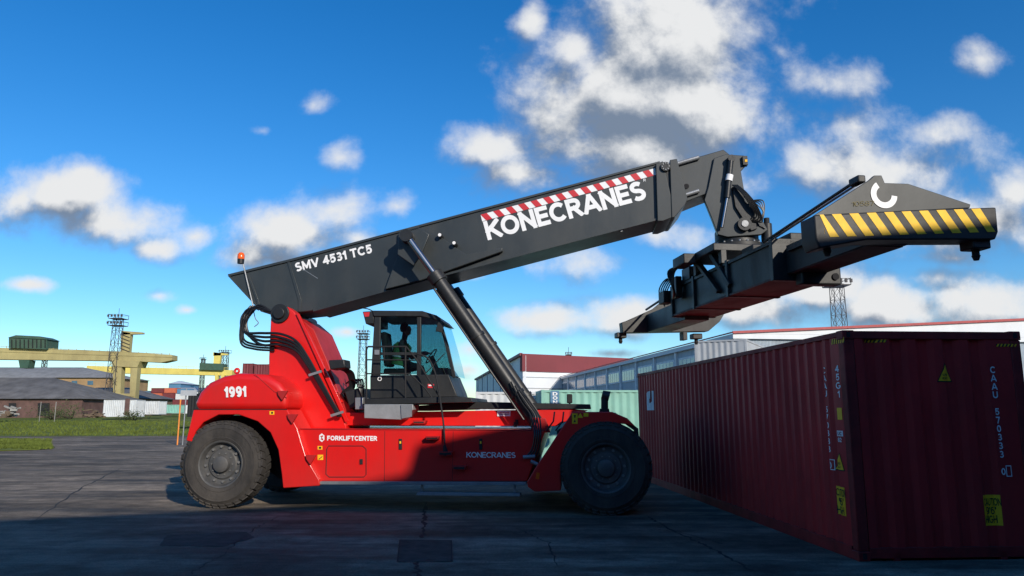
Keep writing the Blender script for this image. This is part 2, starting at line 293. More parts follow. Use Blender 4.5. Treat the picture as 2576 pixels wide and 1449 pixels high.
# ------------------------------------------------------------ ground
def ground_mat():
    m=bpy.data.materials.new('asphalt'); m.use_nodes=True; nt=m.node_tree; N=nt.nodes; L=nt.links; b=N['Principled BSDF']; tc=N.new('ShaderNodeTexCoord')
    def noise(s,d,r,sc=(1,1,1),rot=0):
        mp=N.new('ShaderNodeMapping'); mp.inputs['Scale'].default_value=sc; mp.inputs['Rotation'].default_value=(0,0,rot); L.new(tc.outputs['Object'],mp.inputs['Vector'])
        n=N.new('ShaderNodeTexNoise'); n.inputs['Scale'].default_value=s; n.inputs['Detail'].default_value=d; n.inputs['Roughness'].default_value=r; L.new(mp.outputs[0],n.inputs['Vector']); return n
    def ramp(n,p0,c0,p1,c1):
        r=N.new('ShaderNodeValToRGB'); r.color_ramp.elements[0].position=p0; r.color_ramp.elements[0].color=c0+(1,); r.color_ramp.elements[1].position=p1; r.color_ramp.elements[1].color=c1+(1,); L.new(n.outputs['Fac'],r.inputs[0]); return r
    def mul(a,b_,f=1):
        mu=N.new('ShaderNodeMixRGB'); mu.blend_type='MULTIPLY'; mu.inputs[0].default_value=f; L.new(a.outputs[0],mu.inputs[1]); L.new(b_.outputs[0],mu.inputs[2]); return mu
    big=noise(.22,8,.62,(1,1.6,1)); fine=noise(38,7,.85); streak=noise(.6,9,.7,(.3,2.4,1),R(24)); mid=noise(2.2,12,.75); patch=noise(.5,3,.4,(1,2.2,1),R(-12))
    c=ramp(big,.36,(.105,.090,.074),.66,(.29,.24,.19))
    c=mul(c,ramp(streak,.40,(.55,.55,.55),.62,(1.5,1.45,1.38)))
    c=mul(c,ramp(fine,.38,(.42,.42,.42),.66,(1.6,1.6,1.6)),.85)
    c=mul(c,ramp(mid,.36,(.60,.60,.60),.64,(1.3,1.28,1.25)),.9)
    c=mul(c,ramp(patch,.49,(.76,.76,.77),.52,(1.05,1.05,1.05)),.8)
    L.new(c.outputs[0],b.inputs['Base Color'])
    mr=N.new('ShaderNodeMapRange'); mr.inputs['To Min'].default_value=.7; mr.inputs['To Max'].default_value=1.0; mr.inputs['From Min'].default_value=.35; mr.inputs['From Max'].default_value=.55; L.new(streak.outputs['Fac'],mr.inputs[0]); L.new(mr.outputs[0],b.inputs['Roughness'])
    b.inputs['Specular IOR Level'].default_value=.2
    bn=N.new('ShaderNodeBump'); bn.inputs['Strength'].default_value=.6; bn.inputs['Distance'].default_value=.02; L.new(fine.outputs['Fac'],bn.inputs['Height']); 
    b2=N.new('ShaderNodeBump'); b2.inputs['Strength'].default_value=.4; b2.inputs['Distance'].default_value=.08; L.new(mid.outputs['Fac'],b2.inputs['Height']); L.new(bn.outputs[0],b2.inputs['Normal']); L.new(b2.outputs[0],b.inputs['Normal'])
    return m
ASP=ground_mat()
gb=MB(); gb.poly([(-3000,-300,0),(3000,-300,0),(3000,5000,0),(-3000,5000,0)]); tag(gb.build('ground',ASP),kind='structure')
GRS=M('grass_blades',(.11,.14,.025),.95,0,.5,.5,.6,.75,(.19,.17,.06),spec=.1,bscale=6)
def zl(Y): return .01+max(0,min(1,(Y-60)/80))*.85
gm=MB(); ys=[57,62,75,90,110,140,170,400]
xs=[-400,-120,-90,-70,-50,-35,-12]
vv=[[gm.V((x+ (random.uniform(-1,1)),y+(random.uniform(-1.5,1.5) if i==0 else 0),zl(y)+(random.uniform(-.05,.1) if 0<i<6 else 0))) for x in xs] for i,y in enumerate(ys)]
for i in range(len(ys)-1):
    for j in range(len(xs)-1): gm.f([vv[i][j],vv[i][j+1],vv[i+1][j+1],vv[i+1][j]])
tag(gm.build('lawn',GRS),kind='structure')
gp=MB(); pts=[G(a,b,.02) for a,b in ((-120,1102),(30,1103),(70,1108),(120,1118),(138,1126),(100,1131),(40,1133),(-120,1138))]
gp.prism(pts,(0,0,.03)); tag(gp.build('grass_verge',GRS),kind='structure')
gt=MB()
def tuft(p,h):
    for k in range(5):
        a=random.uniform(0,6.28); d=Vector((math.cos(a),math.sin(a),0))*.03; t=p+Vector((random.uniform(-.12,.12),random.uniform(-.12,.12),h*random.uniform(.6,1.2)))
        gt.poly([p-d,p+d,t])
for k in range(3200):
    px=random.uniform(-20,480); Y=random.uniform(57,105); p=W(px,1050,Y); p.z=zl(Y)-.02; tuft(p,.22)
for k in range(1200):
    p=G(random.uniform(-10,130),random.uniform(1106,1132)); p.z=.03; tuft(p,.12)
GR2=M('grass_tuft',(.12,.15,.03),.95,0,.4,.3,spec=.1)
tag(gt.build('grass_tufts',GR2),'short yellow green grass tufts on the lawn at left','grass',kind='stuff')
CRK=M('tar_crack',(.012,.012,.012),.9); PAT=M('asphalt_patch',(.068,.062,.055),.95,0,.4,5,.6,.5,(.12,.11,.095),spec=.15)
def crack(pix,wd,z=.004):
    mb=MB(); pts=[]
    base=[G(a,b) for a,b in pix]
    for a,b in zip(base,base[1:]):
        for k in range(14): pts.append(a.lerp(b,k/14)+Vector((random.uniform(-.035,.035),0,0)))
    L_=[];R_=[]
    for p in pts:
        ww=wd*random.uniform(.25,1.5); L_.append(mb.V((p.x-ww,p.y,z))); R_.append(mb.V((p.x+ww,p.y,z)))
    for i in range(len(pts)-1): mb.f([L_[i],R_[i],R_[i+1],L_[i+1]])
    tag(mb.build('ground_crack',CRK),kind='structure')
crack([(1072,1262),(1066,1305),(1060,1358)],.03); crack([(1052,1413),(1048,1449),(1045,1480)],.03)
crack([(1628,1300),(1700,1338),(1800,1385),(1900,1440)],.022); crack([(1640,1330),(1720,1342),(1830,1372)],.012); crack([(700,1300),(640,1330),(560,1395),(470,1449)],.010); crack([(300,1180),(200,1230),(60,1330)],.02); crack([(1300,1330),(1380,1365),(1400,1430)],.010)
def flat(pix,z,mat,name): mb=MB(); mb.poly([G(a,b,z) for a,b in pix]); tag(mb.build(name,mat),kind='structure')
def jag(pix):
    out=[]
    for i in range(len(pix)):
        a=pix[i];b=pix[(i+1)%len(pix)]
        for k in range(8): t=k/8; out.append((a[0]+(b[0]-a[0])*t+random.uniform(-2,2),a[1]+(b[1]-a[1])*t+random.uniform(-.7,.7)))
    return out
flat(jag([(1006,1358),(1135,1359),(1137,1412),(1000,1413)]),.004,PAT,'ground_patch')
fr=[G(a,b,.008) for a,b in ((1006,1358),(1135,1359),(1137,1412),(1000,1413))]
mb=MB()
for i in range(4):
    a=fr[i];b=fr[(i+1)%4]; n=(b-a).cross(Vector((0,0,1))).normalized()*.009; mb.poly([a-n,b-n,b+n,a+n])
tag(mb.build('ground_patch_edge',CRK),kind='structure')
flat(jag([(420,1345),(620,1338),(640,1352),(560,1375),(400,1372)]),.004,PAT,'ground_patch')
# ------------------------------------------------------------ containers
def knots(Ln,p0=.07,sl=.068,dp=.036):
    out=[(0,0)]; s=0; seq=[(p0,0),(sl,1),(p0,1),(sl,0)]; i=0
    while s<Ln-.3:
        l,d=seq[i%4]; s+=l; out.append((s,d*dp)); i+=1
    if out[-1][1]>0: s+=sl; out.append((s,0))
    out.append((Ln,0)); return out
def wall(mb,o,d,n,kn,z0,z1):
    o=Vector(o);d=Vector(d);n=Vector(n); pr=None
    for s,dd in kn:
        a=o+d*s-n*dd; v0=mb.V((a.x,a.y,z0)); v1=mb.V((a.x,a.y,z1))
        if pr: mb.f([pr[0],v0,v1,pr[1]])
        pr=(v0,v1)
def wallmap(bm,o,d,n,kn,eps=.004):
    o=Vector(o);d=Vector(d);n=Vector(n)
    xs=[v.co.x for v in bm.verts]; a,b=min(xs),max(xs)
    for s,_ in kn:
        if a<s<b: bmesh.ops.bisect_plane(bm,geom=bm.verts[:]+bm.edges[:]+bm.faces[:],plane_co=(s,0,0),plane_no=(1,0,0))
    for v in bm.verts:
        s,z=v.co.x,v.co.y; dd=0
        for (s0,d0),(s1,d1) in zip(kn,kn[1:]):
            if s0<=s<=s1 and s1>s0: dd=d0+(d1-d0)*(s-s0)/(s1-s0); break
        p=o+d*s-n*(dd-eps-v.co.z); v.co=Vector((p.x,p.y,z))
def simple_container(name,Ln,Wd,Hh,mat,T,dp=.036):
    mb=MB(); z0,z1=.14,Hh-.08; q=.1
    for (o,d,n,l) in (((q,0,0),(1,0,0),(0,-1,0),Ln-2*q),((Ln-q,Wd,0),(-1,0,0),(0,1,0),Ln-2*q),((0,Wd-q,0),(0,-1,0),(-1,0,0),Wd-2*q),((Ln,q,0),(0,1,0),(1,0,0),Wd-2*q)):
        o=Vector(o)-Vector(n)*.015; wall(mb,o,d,n,knots(l,dp=dp),z0,z1)
    for x in (0,Ln-q):
        for y in (0,Wd-q): mb.b2((x,y,0),(x+q,y+q,Hh))
    for y in (0,Wd-q): mb.b2((q,y,0),(Ln-q,y+q,.15)); mb.b2((q,y,Hh-.09),(Ln-q,y+q,Hh-.01))
    for x in (0,Ln-q): mb.b2((x,q,0),(x+q,Wd-q,.15)); mb.b2((x,q,Hh-.09),(x+q,Wd-q,Hh-.01))
    mb.b2((q,q,Hh-.07),(Ln-q,Wd-q,Hh-.03)); mb.b2((q,q,.05),(Ln-q,Wd-q,.1))
    o=mb.build(name,mat); o.matrix_world=T; return o
def Tm(x,y,z,ang): return Matrix.Translation((x,y,z))@Matrix.Rotation(ang,4,'Z')
CL,CW,CH=11.5,2.44,2.9
ux=Vector((-.067,.998,0)).normalized(); nl=G(2162,1413); org=nl+Vector((ux.y,-ux.x,0))*CW
TC=Tm(org.x,org.y,0,math.atan2(ux.y,ux.x))
cr=empty('shipping_container',TC); tag(cr,'large dark red corrugated container nearest at right, white stacked letters and yellow stickers','container')
pw=.15
SO,SD,SN=(CL-pw,CW,0),(-1,0,0),(0,1,0); SK=knots(CL-2*pw)
EO,ED,EN=(0,CW-pw,0),(0,-1,0),(-1,0,0); EK=knots(CW-2*pw,p0=.11,sl=.07,dp=.045)
mb=MB(); wall(mb,Vector(SO)-Vector(SN)*.01,SD,SN,SK,.16,CH-.08); mb.build('side_panel',CRED,cr,ang=20)
mb=MB(); wall(mb,Vector((pw,0,0))+Vector((0,.01,0)),(1,0,0),(0,-1,0),SK,.16,CH-.08); mb.build('side_panel',CRED,cr,ang=20)
mb=MB(); wall(mb,Vector(EO)-Vector(EN)*.01,ED,EN,EK,.16,CH-.1); mb.build('end_panel',CRED,cr,ang=20)
mb=MB(); wall(mb,Vector((CL,pw,0))-Vector((.01,0,0)),(0,1,0),(1,0,0),EK,.16,CH-.1); mb.build('end_panel',CRED,cr,ang=20)
for x in (0,CL-pw):
    for y in (0,CW-pw):
        p=MB().b2((x+.004,y+.004,.12),(x+pw-.004,y+pw-.004,CH-.12)).build('corner_post',CRUST,cr,.012)
        for z in (0,CH-.118): 
            c=MB().b2((x-.004,y-.004,z),(x+pw+.02,y+pw+.004,z+.118)).build('corner_casting',CRUST,p,.01)
            if x==0: MB().box((x-.005,y+pw/2,z+.06),(.006,.05,.07)).build('casting_hole',DARK,p)
for y in (0,CW-.06):
    MB().b2((pw+.02,y,.0),(CL-pw-.02,y+.06,.16)).build('bottom_rail',CRUST,cr,.005); MB().b2((pw+.02,y,CH-.08),(CL-pw-.02,y+.06,CH-.01)).build('top_rail',CRUST,cr,.005)
for x in (0,CL-.06):
    MB().b2((x,pw,.03),(x+.06,CW-pw,.16)).build('bottom_rail',CRUST,cr,.005); MB().b2((x,pw,CH-.11),(x+.06,CW-pw,CH-.01)).build('top_rail',CRUST,cr,.005)
MB().b2((.06,.06,CH-.06),(CL-.06,CW-.06,CH-.03)).build('roof',CRED,cr); MB().b2((.07,.07,.1),(CL-.07,CW-.07,.16)).build('floor',BLKM,cr)
for y in (.5,1.9): MB().b2((-.0,y,-.0),(.4,y+.08,.1)).build('lashing_foot',CRUST,cr)
def wl_s(px,py,side):
    if side: p=hit(px,py,TC,1,CW); return (Vector(p)-Vector(SO)).dot(Vector(SD)),p.z
    p=hit(px,py,TC,0,0); return (Vector(p)-Vector(EO)).dot(Vector(ED)),p.z
def put(bm,side,name,mat,eps):
    if side: wallmap(bm,SO,SD,SN,SK,eps-.01)
    else: wallmap(bm,EO,ED,EN,EK,eps-.01)
    return fin(bm,name,mat,cr)
def wstack(s,px,py0,py1,wd,side,mat=WDIM,name='lettering',eps=.006,t=.18,line=1.24):
    s0,z0=wl_s(px,py0,side); s1,z1=wl_s(px,py1,side); bm=text_bm(s,t,line)
    for v in bm.verts: v.co=Vector((s1+(v.co.x-.5)*wd,z1+(z0-z1)*v.co.y,v.co.z))
    put(bm,side,name,mat,eps)
def wpoly(pts,side,mat,name,eps=.004):
    bm=bmesh.new(); bm.faces.new([bm.verts.new((a,b,0)) for a,b in pts]); put(bm,side,name,mat,eps)
def rect(px0,py0,px1,py1,side):
    a=wl_s(px0,py0,side); b=wl_s(px1,py1,side); return [(a[0],b[1]),(b[0],b[1]),(b[0],a[1]),(a[0],a[1])]
wstack('C\nA\nA\nU\n\n5\n7\n0\n3\n3\n3\n\n0',2088,922,1178,.125,1); wstack('4\n5\nG\n1',2110,918,1000,.125,1)
wstack('C\nA\nA\nU\n\n5\n7\n0\n3\n3\n3\n\n0',2526,922,1195,.082,0)
def outline(px0,py0,px1,py1,side):
    (x0,z0),_,(x1,z1),_=rect(px0,py0,px1,py1,side); t=.01
    for q in ([(x0,z0),(x1,z0),(x1,z0+t),(x0,z0+t)],[(x0,z1-t),(x1,z1-t),(x1,z1),(x0,z1)],[(x0,z0+t),(x0+t,z0+t),(x0+t,z1-t),(x0,z1-t)],[(x1-t,z0+t),(x1,z0+t),(x1,z1-t),(x1-t,z1-t)]): wpoly(q,side,WDIM,'letter_frame',.007)
outline(2080,1154,2098,1183,1); outline(2530,1171,2547,1199,0)
wpoly(rect(2100,1222,2128,1299,1),1,YDK,'height_sticker'); wpoly(rect(2474,1246,2526,1323,0),0,YDK,'height_sticker')
for (q,a_,b_,w1,w2) in ((0,0,0,0,0),): pass
def sticker3(px,y0,y1,side,ws):
    h=(y1-y0)/3.3
    for i,(s_,w_) in enumerate(zip(('CAUTION','9\'6"','HIGH'),ws)): wstack(s_,px,y0+i*h*1.15,y0+i*h*1.15+h,w_,side,BLKM,'height_sticker_text',.008,.15)
sticker3(2114,1230,1293,1,(.26,.17,.2)); sticker3(2500,1254,1317,0,(.225,.14,.17))
def tri(cx,py0,py1,hw,side):
    a=wl_s(cx,py0,side); b=wl_s(cx,py1,side)
    wpoly([(b[0]-hw,b[1]),(b[0]+hw,b[1]),(a[0],a[1])],side,BLKM,'warning_triangle_border',.003)
    h=a[1]-b[1]; wpoly([(b[0]-hw*.84,b[1]+h*.06),(b[0]+hw*.84,b[1]+h*.06),(a[0],a[1]-h*.10)],side,YDK,'warning_triangle',.006)
tri(2380,912,961,.12,0); tri(2110,1138,1184,.15,1)
wstack('SUPER\nHEAVY',2380,940,954,.10,0,BLKM,'triangle_text',.009,.16,1.5); wstack('SUPER\nHEAVY',2110,1163,1178,.11,1,BLKM,'triangle_text',.009,.16,1.5)
wpoly(rect(2104,1026,2118,1056,1),1,YDK,'small_sticker'); wpoly(rect(2104,1083,2120,1098,1),1,WDIM,'small_sticker')
wstack('UC',2112,1086,1095,.1,1,CRUST,'sticker_text',.008); wstack('82',2112,1101,1112,.09,1)
a=wl_s(1624,985,1); b=wl_s(1643,1032,1); sx0,sx1=a[0],b[0]; zt_,zb_=a[1],b[1]
wpoly([(sx0,zb_),(sx1,zb_),(sx1,zt_),(sx0+.25*(sx1-sx0),zt_),(sx0,zt_-.2*(zt_-zb_))],1,WDIM,'owner_mark',.004)
wpoly([(sx0+(sx1-sx0)*x,zb_+(zt_-zb_)*y) for x,y in ((.38,1.0),(.42,.5),(.55,.34),(.70,.5),(.70,1.0),(.60,1.0),(.58,.6),(.5,.6),(.48,1.0))],1,CRUST,'owner_mark_cut',.007)
def haz(px0,py0,px1,py1,side,n=6):
    x0,z1=wl_s(px0,py0,side); x1,z0=wl_s(px1,py1,side)
    wpoly([(x0,z0),(x1,z0),(x1,z1),(x0,z1)],side,BLKM,'hazard_band',.004)
    w_=(x1-x0)/n
    for i in range(n):
        a=x0+i*w_; wpoly([(a,z0),(a+w_*.5,z0),(a+w_*.95,z1),(a+w_*.45,z1)],side,YDK,'hazard_stripe',.007)
haz(2177,854,2231,861,0); haz(2506,865,2560,872,0); haz(2090,854,2124,861,1)
def sc_at(px,Y,Ln,ang,mat,label,name='shipping_container',Wd=2.44,Hh=2.6,z=0,group=None):
    p=W(px,1000,Y); o=simple_container(name,Ln,Wd,Hh,mat,Tm(p.x,Y,z,ang)); tag(o,label,'container',group); return o
gc=sc_at(1362,26.4,6.06,R(3),CGRN,'mint green container just over the front deck, dark stacked letters on its left')
tx=hit(1396,1000,gc.matrix_world,1,0)
for i,ch_ in enumerate('DONG'): text(ch_,(tx.x-.08,-.012,2.40-i*.145),(.17,0,0),(0,0,.115),WDIM,'letter',gc,.2)
MB().b2((tx.x-.16,-.004,1.93),(tx.x+.15,-.0005,2.56)).build('dark_letter_patch',CBLU,gc)
sc_at(1196,29,6.06,R(2),CWHT,'plain white container between the lift cylinder base and the cab')
sc_at(1885,34.5,6.06,R(62),CGRY,'upper grey white container of the stack peeking over the dark red container',z=2.6)
sc_at(1885,34.5,6.06,R(62),CWHT,'lower white container of the stack hidden behind the dark red container',z=0)
base=simple_container('shipping_container',12.19,2.44,2.6,CMAR,Matrix())  # unseen stacks added behind the camera, set back per column to shape the shadow
LD=Vector((.919,.393,0)).normalized(); LA=math.atan2(LD.y,LD.x); P0=Vector((.35,-3.2,0))+Vector((-.393,.919,0))*-3.0; first=True
for ci,(t,hh,bk) in enumerate(((-35.2,2,0),(-22.9,3,0),(-10.9,4,2.3),(1.25,4,1.5),(13.4,4,.35),(25.55,4,0),(37.7,4,0))):
    p=P0+LD*(t-6)-Vector((-LD.y,LD.x,0))*(2.44+bk)
    for k in range(hh):
        o=base if first else base.copy()
        if not first: C.objects.link(o)
        first=False
        o.matrix_world=Tm(p.x,p.y,k*2.603,LA); tag(o,'unseen container added behind the viewpoint to cast the foreground shadow','container','unseen shadow-casting containers added behind the viewpoint')
# ------------------------------------------------------------ buildings right
A=Vector((18.5,61,0)); B=Vector((8.46,148,0))
hall=empty('long_warehouse',Tm(A.x,A.y,0,math.atan2((B-A).y,(B-A).x))); tag(hall,'long pale warehouse with blue clerestory windows receding behind the containers','building')
LH=(B-A).length; HE=7.75; DW=76.; RG=2.5
MB().b2((0,-DW,0),(LH,0,HE)).build('wall',WALLG,hall)
MB().b2((-.3,-DW-.3,HE),(LH+.3,.35,HE+.4)).build('roof_fascia',PANW,hall)
MB().prism([(-.3,.3,HE+.41),(-.3,-DW/2,HE+RG),(-.3,-DW,HE+.41)],(LH+.6,0,0)).build('roof',PANW,hall)
mb=MB(); mb.bar((-.4,.4,HE+.5),(-.4,-DW/2,HE+RG+.1),.14,.2); mb.bar((-.4,-DW/2,HE+RG+.1),(-.4,-DW,HE+.5),.14,.2); mb.bar((-.4,.42,HE+.5),(LH,.42,HE+.5),.08,.1); mb.build('roof_trim',ROOFR,hall)
nb=12; bl=LH/nb
for i in range(nb):
    x0=i*bl+.7; x1=(i+1)*bl-.7
    wf=MB(); wf.b2((x0,.0,5.5),(x1,.1,7.1)); wf=wf.build('window',FRM,hall)
    gl=MB(); npn=5; pl=(x1-x0-.3)/npn
    for k in range(npn): gl.b2((x0+.2+k*pl+.08,.06,5.7),(x0+.2+(k+1)*pl-.08,.115,6.9))
    gl.build('pane',WIN,wf)
    MB().b2((i*bl-.2,0,0),(i*bl+.2,.22,HE)).build('pilaster',FRM,hall)
for k in range(9): MB().b2((-.05,-.2-k*6.5-.15,0),(0.0,-.2-k*6.5,HE)).build('end_pilaster',FRM,hall)
MB().b2((-.12,-DW,2.8),(0,.0,3.0)).build('end_band',FRM,hall)
c0=Vector((1.96,135,0)); cb_=Vector((-11.8,244,0)); cr_=Vector((26,149,0)); hb=12.2
bd=empty('factory_building'); tag(bd,'distant white panel building with a broad dark red band along its roof','building')
def slab(a,b,z0,z1,th,name,mat,par):
    d=(b-a).normalized(); n=Vector((-d.y,d.x,0))*th
    return MB().prism([(a.x,a.y,z0),(b.x,b.y,z0),(b.x,b.y,z1),(a.x,a.y,z1)],n).build(name,mat,par)
slab(c0,cr_,0,hb-3.2,.6,'front_wall',PANW,bd); slab(c0-Vector((.1,.3,0)),cr_+Vector((.1,-.3,0)),hb-3.2,hb,.8,'red_band',PANR,bd)
slab(cb_,c0,0,hb-.3,.6,'side_wall',PANW,bd)
MB().prism([(c0.x,c0.y+.5,hb-.4),(cr_.x,cr_.y,hb-.4),(cr_.x-13.8,cr_.y+109,hb-.4),(cb_.x,cb_.y,hb-.4)],(0,0,.3)).build('roof',PANR,bd)
MB().bar(Vector((c0.x-.3,c0.y,hb-.1)),Vector((cb_.x-.3,cb_.y,hb-.1)),.5,.5).build('roof_trim',PANR,bd)
for k in range(1,7):
    p=c0.lerp(cb_,k/7); MB().b2((p.x-.75,p.y-.3,0),(p.x-.45,p.y+.3,hb-.4)).build('wall_joint',CGRY,bd)
for k in range(1,5): MB().bar((c0.x,c0.y-.06,k*2.),(cr_.x,cr_.y-.06,k*2.),.08,.14).build('panel_joint',CGRY,bd)
# ------------------------------------------------------------ light masts
def mast(px,pyt,Y,wb,wt,label,plat=2.2,plats=1):
    base=W(px,1030,Y); top=W(px,pyt,Y).z; x,y=base.x,Y
    r=empty('light_mast',Matrix.Translation((x,y,0))); tag(r,label,'light mast','tall lattice light masts around the yard')
    th=max(.05,Y*.00042); n=max(8,int(top/ (wb*1.15)))
    mb=MB(); 
    def cor(i,t): 
        s=(wb+(wt-wb)*t)/2; return Vector(((-1,1,1,-1)[i]*s,(-1,-1,1,1)[i]*s,top*t))
    for i in range(4): mb.tube([cor(i,0),cor(i,1)],th,5)
    for k in range(n):
        t0,t1=k/n,(k+1)/n
        for i in range(4):
            j=(i+1)%4; mb.tube([cor(i,t0),cor(j,t1)],th*.6,4); mb.tube([cor(j,t0),cor(i,t1)],th*.6,4); mb.tube([cor(i,t1),cor(j,t1)],th*.6,4)
    mb.build('lattice',LAT,r)
    for q in range(plats):
        z=top-.2-q*1.4; P=plat
        mb=MB(); mb.box((0,0,z),(P,P,.12))
        for sx in (-1,1):
            mb.box((sx*P/2,0,z+.8),(.06,P,.06)); mb.box((0,sx*P/2,z+.8),(P,.06,.06))
            for sy in (-1,1): mb.box((sx*P/2,sy*P/2,z+.45),(.07,.07,.9))
        mb.build('platform',LAT,r)
        for k in range(5): MB().box((-P/2+P*k/4,-P/2-.1,z+.5),(P*.11,.25,.45)).build('floodlight',LAT,r)
    MB().tube([(0,0,top),(0,0,top+2.0)],th*.7,5).build('lightning_rod',LAT,r)
mast(278,800,150,2.0,1.4,'tall dark lattice light mast standing behind the ochre gantry crane at left',2.7,2)
mast(908,838,190,2.2,1.6,'dark lattice light mast seen just left of the driver cab',2.8,2)
mast(558,886,240,2.3,1.7,'far lattice light mast behind the yellow gantry crane end',2.9,1)
mast(1432,892,200,1.6,1.1,'thin lattice light mast rising in front of the dark red roof band',1.6,1)
mast(2127,716,95,1.75,1.3,'tall lattice light mast standing behind the warehouse at right',2.6,1)
mast(100,905,330,2.0,1.5,'tiny far lattice light mast below the ochre crane girder',2.4,1)
mast(503,903,330,1.8,1.3,'tiny far lattice light mast beside the green crane house',2.2,1)
# ------------------------------------------------------------ gantry cranes
def pp(mb,pix,Y,th): 
    mb.prism([W(a,b,Y) for a,b in pix],(0,th,0)); return mb
c1=empty('gantry_crane'); tag(c1,'ochre gantry crane at left with a dark green house on its long girder','crane')
pp(MB(),[(-160,870),(-160,902),(330,908),(405,912),(433,906),(433,893),(300,884)],150,2.5).build('girder',CRY,c1)
mb=MB(); 
for k in range(28):
    a=W(-100+k*19.5,869+.045*k*19.5-4.5,150); mb.bar(a,a-Vector((0,0,1.1)),.07)
mb.bar(W(-120,866,150),W(432,891,150),.08); mb.build('guard_rail',CRY,c1)
pp(MB(),[(-160,876),(-160,880),(433,899),(433,896)],149.9,.1).build('girder_flange',CRY,c1)
pp(MB(),[(278,905),(352,908),(345,924),(284,922)],149.5,3.5).build('leg_head',CRY,c1)
pp(MB(),[(283,922),(306,923),(300,1046),(286,1046)],149.7,1.5).build('leg',CRY,c1); pp(MB(),[(328,923),(346,924),(336,1046),(325,1046)],149.7,1.5).build('leg',CRY,c1)
pp(MB(),[(284,990),(338,990),(338,997),(284,997)],149.6,.6).build('sill_beam',CRY,c1)
h=pp(MB(),[(22,848),(118,853),(116,879),(22,875)],149.2,4).build('machine_house',CRG,c1)
pp(MB(),[(20,849),(40,843),(100,846),(120,854)],149.0,4.4).build('house_roof',CRG,h)
for k in range(9): pp(MB(),[(28+k*10.5,854),(30+k*10.5,854),(30+k*10.5,875),(28+k*10.5,875)],149.05,.12).build('house_rib',BLKM,h)
pp(MB(),[(305,834),(328,838),(322,905),(302,905)],151,1.2).build('mast_post',CRY,c1)
pp(MB(),[(305,832),(358,836),(358,840),(305,842)],151,1.0).build('jib',CRY,c1)
mb=MB()
for k in range(7): mb.bar(W(303,840+k*9,150.9),W(326,849+k*9,150.9),.12)
mb.build('mast_brace',LAT,c1)
pp(MB(),[(46,905),(74,906),(70,926),(50,926)],149.6,2).build('operator_cab',CRG,c1)
c2=empty('gantry_crane'); tag(c2,'bright yellow gantry crane farther off, a small green house near its right end','crane')
pp(MB(),[(218,920),(585,931),(583,945),(240,938),(218,932)],230,3).build('girder',CRY2,c2)
pp(MB(),[(502,913),(560,915),(560,932),(502,930)],229,4).build('machine_house',CRG,c2)
mb=MB(); mb.bar(W(222,914,230),W(584,926,230),.12)
for k in range(20): a=W(222+k*19,914+k*.63,230); mb.bar(a,a-Vector((0,0,1.)),.08)
mb.build('guard_rail',CRY2,c2)
for x in (270,540,556): pp(MB(),[(x,938),(x+8,938),(x+6,1040),(x+2,1040)],229.7,1.2).build('leg',CRY2,c2)
pp(MB(),[(538,886),(556,888),(550,930),(536,930)],231,1.2).build('mast_post',CRY2,c2); pp(MB(),[(536,886),(572,890),(572,893),(536,895)],231,1).build('jib',CRY2,c2)
c3=empty('jetty_crane'); tag(c3,'grey slanted conveyor boom far below the yellow crane girder','crane')
mb=MB(); mb.bar(W(215,938,300),W(345,968,300),1.4,2.2); mb.bar(W(228,941,300),W(232,1040,300),1.2); mb.bar(W(330,965,300),W(332,1040,300),1.2); mb.build('boom',CGRY,c3)
# ------------------------------------------------------------ sheds at left
def shed(px0,px1,pyb,pye,pyr,Y,dep,wm,rm,label,hip=0,wins=(),doors=()):
    r=empty('shed'); tag(r,label,'building'); zb=W(px0,pyb,Y).z-1.2
    a=W(px0,pye,Y);b=W(px1,pye,Y)
    MB().b2((a.x,Y,zb),(b.x,Y+dep,a.z)).build('wall',wm,r)
    e0=W(px0,pye,Y-.5); e1=W(px1,pye,Y-.5); r0=W(px0,pyr,Y+dep/2); r1=W(px1-hip,pyr,Y+dep/2); ov=.4
    x0=e0.x-ov; x1=e1.x+ov; rx1=min(x1,r1.x+ov); rx0=x0
    mb=MB(); q=[(x0,Y-.6,e0.z),(x1,Y-.6,e0.z),(x1,Y+dep+.6,e0.z),(x0,Y+dep+.6,e0.z),(rx0,Y+dep/2,r0.z),(rx1,Y+dep/2,r0.z)]
    v=[mb.V(p) for p in q]
    for f in ((0,1,5,4),(2,3,4,5),(1,2,5),(3,0,4),(0,3,2,1)): mb.f([v[i] for i in f])
    mb.build('roof',rm,r)
    for (u0,v0,u1,v1) in wins: pp(MB(),[(u0,v1),(u1,v1),(u1,v0),(u0,v0)],Y-.08,.1).build('window',WIN,r)
    for (u0,v0,u1,v1) in doors: pp(MB(),[(u0,v1),(u1,v1),(u1,v0),(u0,v0)],Y-.1,.12).build('door',DARK,r)
    return r
shed(-260,275,1040,950,924,185,20,OCH,CONC,'long ochre plastered building under the gantry crane girder',70,[(20+k*40,958,34+k*40,968) for k in range(6)])
shed(-160,208,1048,1003,950,128,20,BRK,ROOFG,'low brown boarded shed with a sagging grey slate roof at far left',80,(),[(95,1014,124,1046),(22,1014,40,1046)])
shed(190,352,1040,1002,975,165,16,WOOD,ROOFG,'weathered low shed with grey roof right of the boarded one',30,(),[(300,1008,318,1036)])
shed(425,520,1040,985,975,330,20,PANW,CGRY,'far white flat building beneath the yellow crane girder',0,[(432+k*14,990,440+k*14,996) for k in range(6)])
shed(425,455,1040,965,958,340,20,CBLU,PANW,'small blue fronted block behind the far white building')
shed(345,425,1040,990,983,300,14,CONC,ROOFG,'far grey concrete block between the crane legs and the container rows')
